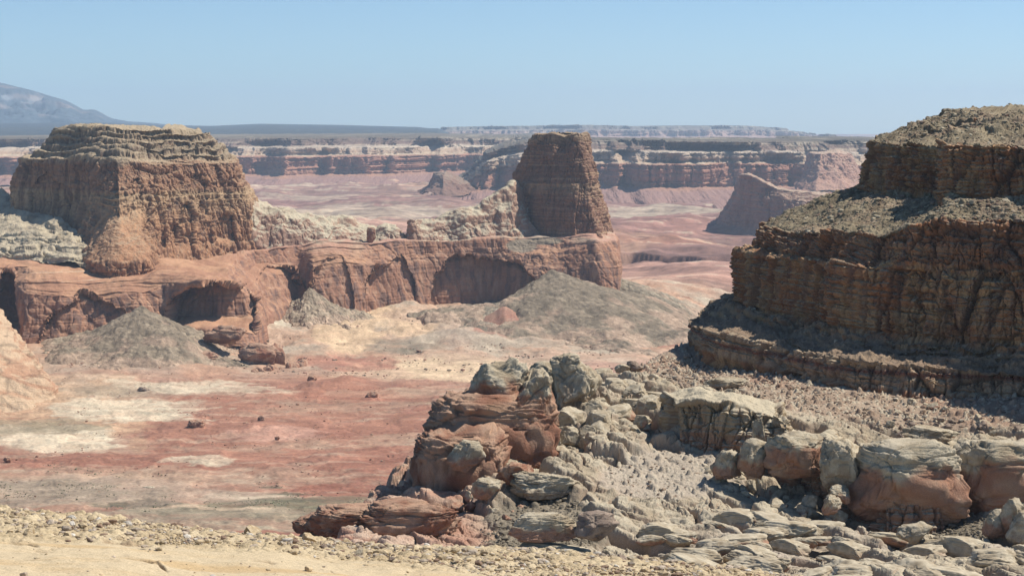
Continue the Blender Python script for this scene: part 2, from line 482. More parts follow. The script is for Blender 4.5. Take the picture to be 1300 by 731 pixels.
    c = c * (1 + 0.10 * speck[..., None])
    brush = sst(0.55, 0.8, fbm(np.stack([X / 9, Y / 12, 0 * X], -1), 2, seed=42)) * near
    c = mix(c, c * 0.62, brush * 0.6)
    o = loftobj('valley_floor', G, 'floor', c)
    tag(o, kind='structure')

# ================================================================== BENCH + MESA + TOWER
def arch_push(G, arches):
    """hollow alcoves into a wall: px,py centre of the sill, half width, height, depth"""
    px, py = proj(G)
    out = G.copy()
    cav = np.zeros(G.shape[:2])
    for cx, sill, hw, ht, depth in arches:
        w = fbm(np.stack([px / 40, py / 40, 0 * px], -1), 3, seed=int(cx) % 50) * 0.26
        x = (px - cx) / hw
        top = np.clip(1 - np.abs(x + .04 * fbm(np.stack([py / 14, px / 60, 0 * px], -1), 2, seed=8)) ** 2.8, 0, 1) ** .55 * ht
        h = (sill - py)
        w = w + .05 * fbm(np.stack([px / 7, py / 7, 0 * px], -1), 3, seed=5)
        ins = sst(0.0, 0.025, (top - h) / ht + w) * sst(1.0, 0.93, np.abs(x)) * sst(-ht * 0.45, -ht * 0.10, h)
        cav = np.maximum(cav, ins * depth)
    out[..., 1] += cav
    return out, cav

def build_middle():
    # ---- red bench --------------------------------------------------
    cols = [  # foot, wall low, brow, shoulder, rim, back
        [(-170, 440, 2400), (-170, 420, 2410), (-170, 350, 2440), (-170, 338, 2480), (-170, 315, 2620), (-170, 308, 3300)],
        [(-5, 450, 2425), (-5, 425, 2432), (-5, 345, 2465), (-5, 334, 2490), (-5, 314, 2620), (-5, 306, 3300)],
        [(12, 450, 2425), (12, 425, 2432), (12, 350, 2462), (14, 332, 2490), (14, 322, 2600), (14, 306, 3300)],
        [(22, 455, 2380), (24, 430, 2392), (30, 372, 2425), (38, 338, 2470), (38, 322, 2600), (38, 306, 3300)],
        [(70, 455, 2385), (70, 435, 2390), (75, 372, 2425), (75, 345, 2480), (75, 326, 2620), (75, 306, 3300)],
        [(130, 455, 2400), (130, 430, 2410), (130, 382, 2440), (130, 356, 2480), (130, 338, 2580), (130, 306, 3300)],
        [(185, 440, 2430), (185, 405, 2440), (180, 370, 2460), (180, 352, 2500), (180, 336, 2600), (180, 306, 3300)],
        [(215, 440, 2440), (212, 405, 2450), (206, 362, 2480), (206, 345, 2510), (206, 330, 2640), (206, 306, 3300)],
        [(262, 445, 2430), (262, 412, 2440), (258, 358, 2455), (258, 346, 2500), (258, 328, 2660), (258, 306, 3350)],
        [(305, 440, 2430), (305, 425, 2440), (302, 378, 2460), (290, 348, 2520), (285, 326, 2680), (285, 306, 3350)],
        [(330, 440, 2450), (328, 425, 2460), (320, 388, 2500), (300, 352, 2590), (300, 326, 2700), (300, 305, 3350)],
        [(342, 430, 2620), (340, 400, 2640), (330, 352, 2700), (322, 338, 2760), (318, 322, 2770), (318, 305, 3350)],
        [(380, 410, 2740), (380, 380, 2750), (378, 345, 2775), (378, 330, 2790), (378, 308, 2815), (378, 304, 3400)],
        [(398, 410, 2720), (398, 378, 2730), (396, 340, 2755), (396, 328, 2775), (396, 307, 2820), (396, 304, 3400)],
        [(455, 410, 2760), (455, 382, 2770), (455, 335, 2795), (455, 325, 2815), (455, 306, 2850), (455, 303, 3400)],
        [(540, 412, 2850), (540, 386, 2860), (540, 332, 2885), (540, 321, 2895), (540, 305, 2900), (540, 302, 3450)],
        [(620, 410, 2890), (620, 386, 2900), (620, 330, 2920), (620, 319, 2925), (620, 303, 2935), (620, 301, 3450)],
        [(672, 410, 2860), (672, 386, 2870), (668, 350, 2890), (668, 324, 2920), (668, 301, 2955), (668, 300, 3450)],
        [(715, 410, 2870), (715, 375, 2880), (712, 345, 2900), (712, 318, 2925), (712, 299, 2950), (712, 298, 3450)],
        [(762, 410, 2870), (762, 368, 2880), (760, 335, 2895), (758, 310, 2915), (756, 297, 2950), (756, 297, 3450)],
        [(788, 410, 2890), (788, 368, 2900), (788, 338, 2915), (783, 306, 2960), (776, 298, 3040), (772, 297, 3450)],
        [(788, 400, 3000), (787, 362, 3000), (787, 338, 3000), (782, 306, 3040), (776, 298, 3100), (772, 297, 3450)],
        [(700, 390, 3650), (700, 370, 3640), (700, 340, 3630), (700, 315, 3600), (700, 300, 3550), (700, 297, 3460)],
    ]
    G = loft(cols, int(1200 * QUAL), [30, 95, 60, 60, 16], su=7, sv=5, hidden=(0, len(cols) - 2))
    G, cav = arch_push(G, [(268, 402, 58, 46, 80), (618, 388, 76, 60, 24), (498, 392, 34, 60, 10),
                           (352, 372, 30, 36, 14), (422, 392, 28, 60, 6), (8, 400, 12, 60, 40), (120, 445, 70, 62, 9)])
    G2, inf = cliffize(G, big=8, bigs=80, flute=1.0, flutes=20, strata=0.35, sth=6, fine=0.5, fines=9, seed=11, panel=1.1, ps=36, blk=1.0, bs=38, bh=1.4, groove=0.5,
                       steep_rng=(0.97, 0.7))
    # bedding steps on the sloping top
    hb = fbm(np.stack([G[..., 0] / 500, G[..., 1] / 500, G[..., 2] / 5.0], -1), 3, seed=14)
    G2[..., 1] -= 3.5 * np.tanh(hb * 3) * (1 - inf['steep0'])
    z = G2[..., 2]; px, py = proj(G2)
    n1 = fbm(G2 / 45, 5, seed=15); vs = vstreak(G2, 9, 16); hb2 = hband(G2, 3.2, 17)
    ORG = np.array([0.46, 0.26, 0.155])
    c = mix(np.array([0.37, 0.195, 0.12]), ORG, sst(-0.5, 0.5, n1 + 0.5 * hb2))
    st = inf['steep0']
    c = mix(c, np.array([0.29, 0.145, 0.095]), st * .7 * sst(.9, .5, inf['n'][..., 2]))  # steep front toned darker: its shade is painted into the rock colour
    c = mix(c, VARN * 1.5, st * 0.8 * sst(0.0, 0.4, vs + 0.2 * n1))
    c = mix(c, np.array([0.45, 0.29, 0.2]), st * 0.5 * sst(0.1, 0.6, -vs))
    top = sst(330, 306, py) * (1 - st)
    c = mix(c, mix(PINK, np.array([0.47, 0.38, 0.28]), sst(-0.2, 0.5, n1 + hb2)), top * 0.85)
    c = mix(c, CREAM * .95, 0.5 * sst(0.3, 0.7, hb2) * (1 - st))
    sc = ellip(px, py, 662, 312, 20, 9, .2, n1) + ellip(px, py, 690, 306, 24, 5, .2, n1) + ellip(px, py, 250, 312, 50, 4, .5, n1)
    c = mix(c, SCREE * 1.1, np.clip(sc, 0, 1) * 0.9)
    c = c * (1 + 0.10 * fbm(G2 / 5, 3, seed=18)[..., None])
    bench = loftobj('sandstone_bench', G2, 'smooth', c)
    tag(bench, kind='structure')

    # ---- flat-topped mesa ---------------------------------------------
    def S(col, Y):  # one Y, px,py list; inset grows upward
        return [(a, b, Y + d) for a, b, d in col]
    cols = [
        S([(150, 315, 700), (150, 300, 700), (150, 240, 640), (150, 200, 600), (150, 186, 560), (150, 172, 520), (150, 163, 500), (150, 158, 400)], 2640),
        S([(-30, 315, 430), (-30, 300, 430), (5, 262, 380), (15, 240, 360), (22, 205, 340), (40, 190, 320), (62, 180, 300), (68, 167, 290), (110, 157, 280)][0:1] +
          [(-20, 300, 430), (4, 252, 380), (22, 203, 350), (52, 188, 330), (62, 172, 310), (67, 165, 300), (110, 160, 200)], 2640),
        S([(-15, 320, 200), (-5, 300, 200), (14, 252, 190), (26, 203, 195), (54, 188, 205), (64, 173, 215), (68, 164, 215), (110, 159, 200)], 2640),
        S([(40, 325, 130), (48, 300, 140), (55, 252, 150), (60, 203, 160), (75, 188, 180), (80, 173, 195), (84, 163, 198), (120, 158.5, 200)], 2640),
        S([(88, 330, 70), (92, 300, 80), (98, 252, 92), (100, 203, 105), (105, 188, 140), (108, 173, 165), (110, 162, 170), (135, 158, 200)], 2640),
        S([(110, 352, -112), (113, 334, -108), (143, 268, -20), (138, 205, 60), (132, 189, 95), (132, 174, 130), (134, 162, 150), (150, 158, 200)], 2640),
        S([(148, 352, -130), (149, 335, -126), (152, 275, -38), (148, 207, 40), (146, 190, 80), (146, 174, 120), (146, 162, 145), (160, 158, 200)], 2640),
        S([(190, 350, -100), (186, 332, -95), (170, 270, -10), (165, 207, 45), (165, 190, 85), (165, 174, 125), (165, 162, 150), (172, 158, 200)], 2640),
        S([(215, 345, 0), (206, 312, 25), (200, 255, 40), (198, 207, 75), (197, 190, 115), (197, 174, 150), (197, 162, 170), (195, 158.5, 210)], 2640),
        S([(272, 336, 80), (266, 308, 98), (258, 255, 115), (248, 207, 135), (240, 192, 165), (235, 177, 190), (232, 165, 205), (220, 161, 230)], 2640),
        S([(330, 330, 150), (328, 306, 165), (318, 258, 180), (296, 207, 190), (284, 192, 210), (270, 178, 230), (262, 166, 240), (240, 162, 250)], 2640),
        S([(345, 312, 230), (338, 305, 240), (325, 258, 250), (300, 207, 260), (288, 192, 270), (272, 178, 280), (264, 166, 285), (240, 162, 260)], 2640),
        S([(300, 312, 620), (300, 300, 600), (290, 250, 560), (270, 205, 540), (260, 192, 520), (240, 178, 500), (230, 166, 480), (200, 160, 300)], 2640),
    ]
    G = loft(cols, int(700 * QUAL), [20, 110, 110, 36, 36, 26, 10], su=13, sv=2, hidden=(0, 1, len(cols) - 2))
    G, _ = arch_push(G, [(198, 300, 12, 34, 12), (236, 302, 9, 44, 10), (172, 262, 8, 40, 9), (285, 298, 14, 26, 10), (255, 262, 8, 40, 8), (60, 262, 22, 40, 8)])
    G = terrace(G, -52, 2, 9.5, 30, hard=(.45, .78), amt=.97, lat=90, wv=.5)
    G = terrace(G, -112, -86, 9, 32, amt=.6)
    G2, inf = cliffize(G, big=10, bigs=75, blk=3.0, bs=16, bh=1.6, groove=0.5, panel=5.0, ps=26, ptier=np.round(G[..., 2] / 55), patchy=.5, strata=.5, sth=5.0, flute=2.6, flutes=19, rub=.8, rubs=4, fine=1.1, fines=5, seed=31)
    z = G2[..., 2]
    n1 = fbm(G2 / 40, 5, seed=35); hb = hband(G2, 4.5, 36); vs = vstreak(G2, 7, 37)
    zz = z + 6 * n1
    c = pal(zz, [(-190, (0.44, 0.25, 0.15)), (-140, (0.46, 0.28, 0.17)), (-112, (0.48, 0.33, 0.205)), (-96, (0.48, 0.36, 0.23)), (-88, (0.39, 0.235, 0.15)), (-55, (0.36, 0.215, 0.14)),
                 (-47, (0.42, 0.33, 0.23)), (-35, (0.30, 0.245, 0.18)), (-20, (0.34, 0.265, 0.185)), (-12, (0.38, 0.30, 0.205)), (0, (0.48, 0.39, 0.265))])
    c = mix(c, np.array([0.47, 0.38, 0.27]), 0.3 * sst(0.1, 0.6, hb))
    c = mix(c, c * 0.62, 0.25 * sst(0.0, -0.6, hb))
    st = inf['steep0']
    c = mix(c, VARN * 1.5, st * 0.7 * sst(0.1, 0.5, vs))
    c = mix(c, VARN * 1.3, st * .55 * inf['crack'])
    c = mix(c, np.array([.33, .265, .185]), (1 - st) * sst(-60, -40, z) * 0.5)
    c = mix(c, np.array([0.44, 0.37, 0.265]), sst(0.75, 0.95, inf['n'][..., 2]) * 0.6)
    c = c * (1 + 0.14 * fbm(G2 / 4, 3, seed=38)[..., None])
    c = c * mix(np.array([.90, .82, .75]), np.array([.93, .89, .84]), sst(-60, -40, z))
    mesa = empty('mesa', tuple(P(160, 320, 2760)))
    tag(mesa, 'broad flat-topped sandstone mesa with shaded left wall, standing on the red bench', 'mesa')
    def part(name, G, lo, hi, c, parent, mat='mid'):
        o = loftobj(name, G[lo:hi] - np.array(parent.location), mat, c[lo:hi], parent)
        return o
    r1, r2 = 20 + 110 + 110, 20 + 110 + 110 + 72
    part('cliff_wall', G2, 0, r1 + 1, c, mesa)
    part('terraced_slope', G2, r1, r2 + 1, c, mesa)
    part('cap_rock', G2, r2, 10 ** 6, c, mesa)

    # ---- crest linking mesa and tower ------------------------------------
    def ridge(name, cols, nu, rows, seed, parent, lo=PINK, su=6):
        G = loft(cols, nu, rows, su=su, sv=9)
        G2, inf = cliffize(G, big=13, bigs=52, flute=1.0, flutes=14, fine=1.0, fines=10, strata=0.4, sth=4, blk=5, bs=42, bh=1.0, groove=0.3, seed=seed, steep_rng=(0.95, 0.6))
        px, py = proj(G2)
        n1 = fbm(G2 / 30, 5, seed=seed + 5); st = inf['steep0']
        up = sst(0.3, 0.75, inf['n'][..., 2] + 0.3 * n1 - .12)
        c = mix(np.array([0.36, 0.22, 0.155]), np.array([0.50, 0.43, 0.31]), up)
        c = mix(c, VARN * 2, 0.35 * st * sst(0.1, 0.6, vstreak(G2, 6, seed + 6)))
        c = c * (1 + 0.10 * fbm(G2 / 4, 3, seed=38)[..., None])
        return loftobj(name, G2 - np.array(parent.location), 'mid', c, parent)
    ridge('crest_ridge', [
        [(300, 318, 2790), (300, 300, 2800), (300, 268, 2830), (300, 245, 2880), (300, 300, 3100)],
        [(345, 316, 2800), (345, 300, 2810), (345, 272, 2840), (345, 256, 2890), (345, 305, 3100)],
        [(385, 314, 2830), (385, 302, 2835), (388, 280, 2860), (388, 268, 2905), (388, 305, 3100)],
        [(425, 314, 2850), (425, 304, 2855), (425, 288, 2880), (425, 276, 2925), (425, 305, 3100)],
        [(455, 312, 2870), (455, 305, 2875), (455, 294, 2895), (455, 283, 2930), (455, 305, 3100)],
        [(478, 312, 2890), (478, 306, 2895), (478, 300, 2905), (478, 290, 2930), (478, 305, 3100)],
        [(505, 312, 2890), (505, 306, 2895), (505, 296, 2905), (503, 285, 2930), (503, 305, 3100)],
        [(514, 312, 2900), (514, 308, 2905), (514, 306, 2910), (512, 304, 2935), (512, 308, 3100)]],
        int(460 * QUAL), [12, 40, 30, 24], 61, mesa)

    tower = empty('tower_butte', tuple(P(715, 305, 3050)))
    tag(tower, 'tall dark tapering flat-topped tower with a pale knobbly ridge on its left', 'butte')
    ridge('side_ridge', [
        [(514, 312, 3080), (514, 306, 3080), (516, 300, 3080), (520, 296, 3080), (520, 310, 3100)],
        [(512, 314, 2890), (513, 309, 2895), (521, 282, 2905), (527, 277, 2930), (527, 308, 3100)],
        [(535, 312, 2890), (535, 305, 2895), (536, 290, 2915), (538, 275, 2950), (538, 305, 3120)],
        [(570, 310, 2920), (570, 304, 2925), (570, 282, 2945), (572, 266, 2985), (572, 305, 3150)],
        [(600, 308, 2930), (600, 302, 2935), (600, 278, 2955), (602, 258, 2995), (602, 305, 3180)],
        [(630, 306, 2950), (630, 300, 2955), (628, 268, 2970), (630, 243, 3010), (632, 305, 3200)],
        [(655, 306, 2960), (655, 300, 2965), (652, 262, 2980), (650, 230, 3030), (653, 305, 3200)],
        [(672, 306, 2975), (672, 300, 2980), (668, 272, 3005), (664, 240, 3060), (664, 305, 3200)],
        [(684, 306, 3010), (683, 300, 3020), (675, 275, 3040), (670, 245, 3080), (670, 305, 3200)]],
        int(460 * QUAL), [12, 44, 36, 24], 71, tower)

    # ---- tower -------------------------------------------------------------
    cols = [
        S([(700, 312, 300), (700, 298, 300), (700, 242, 270), (700, 200, 250), (700, 176, 230), (700, 170, 220), (705, 169, 150)], 2960),
        S([(640, 312, 160), (640, 298, 160), (648, 242, 150), (664, 200, 145), (674, 178, 140), (680, 171, 138), (700, 169, 130)], 2960),
        S([(652, 312, 90), (653, 298, 95), (655, 240, 100), (668, 200, 108), (678, 178, 112), (683, 171, 114), (702, 169, 120)], 2960),
        S([(690, 310, 30), (690, 298, 35), (690, 242, 50), (695, 200, 70), (700, 179, 82), (702, 171, 86), (710, 169, 100)], 2960),
        S([(730, 308, -15), (730, 296, -10), (728, 242, 15), (728, 200, 42), (730, 180, 58), (731, 171, 64), (722, 169, 90)], 2960),
        S([(762, 306, -10), (757, 294, -5), (745, 242, 18), (740, 200, 44), (738, 180, 62), (739, 171, 68), (727, 169, 95)], 2960),
        S([(778, 306, 70), (776, 290, 75), (762, 242, 85), (752, 200, 95), (746, 180, 105), (745, 171, 110), (730, 169, 110)], 2960),
        S([(776, 306, 200), (774, 290, 195), (760, 242, 190), (750, 200, 180), (745, 180, 170), (743, 171, 165), (730, 169, 130)], 2960),
        S([(700, 312, 310), (700, 298, 310), (700, 242, 275), (700, 200, 255), (700, 176, 235), (702, 170, 225), (707, 169, 151)], 2960),
    ]
    G = loft(cols, int(420 * QUAL), [14, 120, 90, 50, 18, 6], su=4, sv=2, hidden=(0, len(cols) - 2))
    G2, inf = cliffize(G, big=6, bigs=38, blk=2.2, bs=16, bh=1.2, groove=0.4, panel=4.6, ps=30, ptier=np.round(G[..., 2] / 60), patchy=.7, strata=.7, sth=4.5, flute=1.6, flutes=14, fine=1.0, fines=5, seed=81)
    z = G2[..., 2]; n1 = fbm(G2 / 30, 5, seed=85); hb = hband(G2, 4.0, 86); vs = vstreak(G2, 7, 87)
    c = pal(z + 4 * n1, [(-180, (0.36, 0.22, 0.16)), (-110, (0.33, 0.21, 0.155)), (-95, (0.42, 0.32, 0.23)), (-88, (0.30, 0.19, 0.14)), (-30, (0.27, 0.17, 0.125)), (-20, (0.36, 0.28, 0.2)), (-10, (0.32, 0.25, 0.18))])
    c = mix(c, np.array([0.50, 0.38, 0.26]), 0.75 * sst(0.15, 0.5, hb))
    c = mix(c, c * .55, .6 * sst(-.1, -.5, hb))
    c = mix(c, VARN * 1.5, 0.5 * sst(0.1, 0.6, vs))
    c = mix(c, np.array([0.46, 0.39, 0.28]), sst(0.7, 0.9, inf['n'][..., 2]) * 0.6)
    c = c * (1 + 0.12 * fbm(G2 / 4, 3, seed=88)[..., None])
    c = c * np.array([.80, .70, .62])
    r = 14 + 120 + 90 + 50
    part('tower_wall', G2, 0, r + 1, c, tower)
    part('cap_rock', G2, r, 10 ** 6, c, tower)

    # ---- pale hummocky shelf left of the mesa (in its shadow partly) ---------
    cols = [
        [(-160, 330, 2560), (-160, 318, 2580), (-160, 296, 2660), (-160, 262, 2860), (-160, 235, 3000)],
        [(-5, 330, 2545), (-5, 318, 2560), (-5, 296, 2640), (-5, 262, 2840), (-5, 236, 2950)],
        [(30, 332, 2535), (30, 320, 2550), (30, 296, 2620), (30, 270, 2780), (30, 262, 2850)],
        [(70, 334, 2530), (70, 324, 2545), (70, 300, 2600), (70, 280, 2700), (70, 275, 2750)],
        [(100, 336, 2530), (100, 330, 2540), (100, 312, 2580), (100, 300, 2630), (100, 295, 2660)],
        [(118, 340, 2535), (118, 336, 2540), (118, 325, 2570), (118, 318, 2600), (118, 315, 2640)]]
    G = loft(cols, int(300 * QUAL), [16, 50, 60, 24], su=6, sv=6, hidden=(0,))
    G2, inf = cliffize(terrace(G, -230, -120, 9, 92, amt=.8, wv=.8), big=7, bigs=50, fine=1.5, fines=10, strata=1.6, sth=4, rub=.8, rubs=6, blk=8, bs=30, bh=.6, groove=.45, seed=91, steep_rng=(0.99, 0.85))
    n1 = fbm(G2 / 25, 5, seed=95)
    c = mix(np.array([0.47, 0.395, 0.28]), np.array([0.32, 0.265, 0.19]), sst(0.0, 0.5, n1))
    c = mix(c, np.array([.25, .2, .16]), .6 * sst(.2, .6, fbm(G2 / 9, 4, gain=.6, seed=97)))
    c = mix(c, np.array([0.42, 0.28, 0.2]), sst(330, 345, proj(G2)[1] + 12 * n1))
    shelf = loftobj('slickrock_shelf', G2, 'mid', c)
    tag(shelf, kind='structure')

    # ---- orange slickrock dome at the left edge --------------------------------
    cols = [
        [(-200, 540, 1900), (-200, 470, 2050), (-200, 420, 2180), (-200, 385, 2300), (-200, 390, 2500)],
        [(-60, 560, 1900), (-60, 470, 2050), (-60, 415, 2180), (-60, 385, 2300), (-60, 395, 2500)],
        [(0, 552, 1940), (0, 470, 2060), (0, 425, 2180), (-5, 392, 2300), (-5, 405, 2500)],
        [(40, 538, 1990), (36, 485, 2060), (25, 445, 2160), (12, 412, 2290), (8, 425, 2500)],
        [(66, 526, 2040), (58, 488, 2080), (40, 455, 2180), (22, 425, 2290), (18, 440, 2480)],
        [(82, 522, 2080), (72, 494, 2110), (52, 468, 2200), (34, 440, 2300), (26, 455, 2450)]]
    G = loft(cols, int(260 * QUAL), [70, 80, 70, 16], su=9, sv=14, hidden=(0,))
    G2, inf = cliffize(G, big=7, bigs=50, fine=0.9, fines=9, strata=2.2, sth=7, seed=101, steep_rng=(1.05, 0.9), sdip=(0.35, 0))
    hb = fbm(np.stack([G2[..., 0] / 300, G2[..., 1] / 300, (G2[..., 2] + 0.35 * G2[..., 0]) / 5], -1), 4, seed=103)
    c = mix(np.array([0.43, 0.25, 0.155]), np.array([0.53, 0.38, 0.25]), sst(-0.3, 0.3, hb + .4 * fbm(G2 / 30, 4, seed=104)))
    jl = np.exp(-(fbm(np.stack([(G2[..., 0] - .5 * G2[..., 1]) / 90, G2[..., 1] / 200, G2[..., 2] / 60], -1), 4, seed=105) / .03) ** 2)
    c = mix(c, c * .5, jl * .7)
    dome = loftobj('slickrock_dome', G2, 'mid', c)
    tag(dome, 'smooth orange slickrock dome at the left edge of the valley floor', 'rock dome')

# ================================================================== SCREE CONES
def scree(name, label, apex, base_r, height, seed, stretch=(1, 1), lean=(0, 0), res=220, c0=SCREE, ribs=0.3):
    ax, ay, az = apex
    t = np.linspace(-1.5, 1.5, int(res * 1.35 * QUAL))
    A, B = np.meshgrid(t, t, indexing='ij')
    X = B * base_r * stretch[0]; Y = A * base_r * stretch[1]
    r = np.sqrt(A * A + B * B)
    ang = np.arctan2(A, B)
    rr = r * (1 + ribs * 1.5 * sst(0, .5, r) * fbm(np.stack([A * 1.7, B * 1.7, 0 * r + seed], -1), 5, seed=seed)) + .05 * fbm(np.stack([A * 7, B * 7, 0 * r], -1), 3, seed=seed)
    h = (1 - np.clip(rr, 0, 1.3)) ** 1.0
    h = np.where(rr < 1, .72 * h + .28 * h ** 3, (1 - rr) * 2.2)
    X = X + lean[0] * (1 - h); Y = Y + lean[1] * (1 - h)
    g0 = float(ground_z(ax, ay)); g = ground_z(X + ax, Y + ay)
    Z = g - 0.6 + h * (az - g0)
    W = np.stack([X + ax, Y + ay, Z], -1)
    F1, F2, ID = worley(W / 5.5, 3, seed=seed)
    d = np.clip(0.6 - F1, 0, 1) * (0.2 + 2.2 * RND[ID]) * 1.3 + 2.4 * fbm(W / 26, 5, gain=.6, seed=seed + 2)
    rl = fbm(np.stack([np.cos(ang) * 3.2 + A * 2, np.sin(ang) * 3.2 + B * 2, 1.5 * r + seed], -1), 5, gain=.6, seed=seed + 7)
    W[..., 2] += d + 1.3 * rl * sst(0, .35, r) * sst(1.1, .7, r)
    n1 = fbm(W / 22, 5, gain=.6, seed=seed + 4)
    c = mix(c0 * 0.92, c0 * 1.22, sst(-0.5, 0.5, n1))
    c = mix(c, np.array([0.40, 0.28, 0.20]), 0.7 * sst(0.0, 0.45, fbm(W / 45, 5, gain=.6, seed=seed + 5) + .9 * (rr - .55)))
    c = c * (1 + .12 * np.tanh(4 * rl) * sst(.05, .4, r))[..., None]
    c = mix(c, c * 1.45, (RND[ID] > 0.82) * 0.8)
    c = mix(c, c * 0.6, (RND[ID] < 0.10) * 0.8)
    mask = rr < 1.16
    f = grid_faces(*G_shape(W))
    keep = mask.ravel()[f].all(1)
    o = make_obj(name, W, f[keep], MAT['mid'], c)
    tag(o, label, kind='structure')
    return o
def G_shape(W): return W.shape[0], W.shape[1]

def build_scree():
    def at(px, py, Y): return tuple(P(px, py, Y))
    scree('scree_slope', 'grey scree cone left of the dark alcove', at(180, 388, 2425), 135, 62, 201, (.95, .9), (5, -40), c0=np.array([.215, .17, .12]))
    scree('scree_slope', 'tall grey scree cone under the rock tower', at(702, 342, 2858), 205, 110, 202, (1.0, 1.0), (40, -60), c0=np.array([.19, .152, .108]))
    scree('scree_slope', 'low grey scree cone left of the tall one', at(634, 384, 2760), 95, 46, 203, (1, 1), (-20, -10))
    scree('scree_slope', 'grey scree behind the tall cone at the foot of the buttress', at(775, 350, 2960), 130, 70, 204, (1.0, .8), (60, 0), c0=SCREE * 1.05)
    scree('scree_slope', 'small scree pile on the bench top below the tower', at(661, 304, 2975), 34, 26, 205, (1, 1), (0, -10), res=70)
    scree('scree_slope', 'grey and tan scree below the long curved wall', at(392, 364, 2735), 62, 40, 206, (1.1, .9), (20, -30), c0=np.array([.30, .235, .165]))

# ================================================================== FAR COUNTRY
def far_mesa(name, label, pts, zt, zb, seed, kind='structure', cat=None, meander=450, nu=1300, colors=None, rows=(26, 60, 40, 8), setb=(500, 0, 250, 420, 2600), zl=None, fl=1.0, back=True):
    """pts: (px, Y, top py) front line; terraced wall from the floor zb to the top"""
    pts = np.array(pts, float)
    t = np.linspace(0, 1, nu); tt = np.linspace(0, 1, len(pts))
    px = np.interp(t, tt, pts[:, 0]); Y = np.interp(t, tt, pts[:, 1]); pt = np.interp(t, tt, pts[:, 2])
    x = (px - CX) / F_PX * Y
    q = np.stack([x / (meander * 2.4), Y / (meander * 2.4), 0 * x], -1)
    m = fbm(q, 6, gain=0.52, seed=seed)
    m = np.abs(m) * 1.6 - 0.4
    k = np.arange(nu)
    out = []
    zt_ = P(px, pt, Y)[:, 2]
    for i, (sb, f) in enumerate(zip(setb, zl)):
        Yi = Y + meander * m * (1 - 0.15 * i) + sb - setb[1]
        z = zb + (zt_ - zb) * f if f is not None else zt_
        # keep the skyline where the photo has it
        zz = z + (0 if i < 3 else (Yi - Y) * (-(pt - HOR) / F_PX) * 0)
        out.append(np.stack([x * Yi / Y, Yi, zz], -1))
    parts = []
    for i in range(len(out) - 1):
        s = np.linspace(0, 1, rows[i], endpoint=False)[:, None, None]
        parts.append(out[i] * (1 - s) + out[i + 1] * s)
    parts.append(out[-1][None])
    G = np.concatenate(parts, 0)
    return G

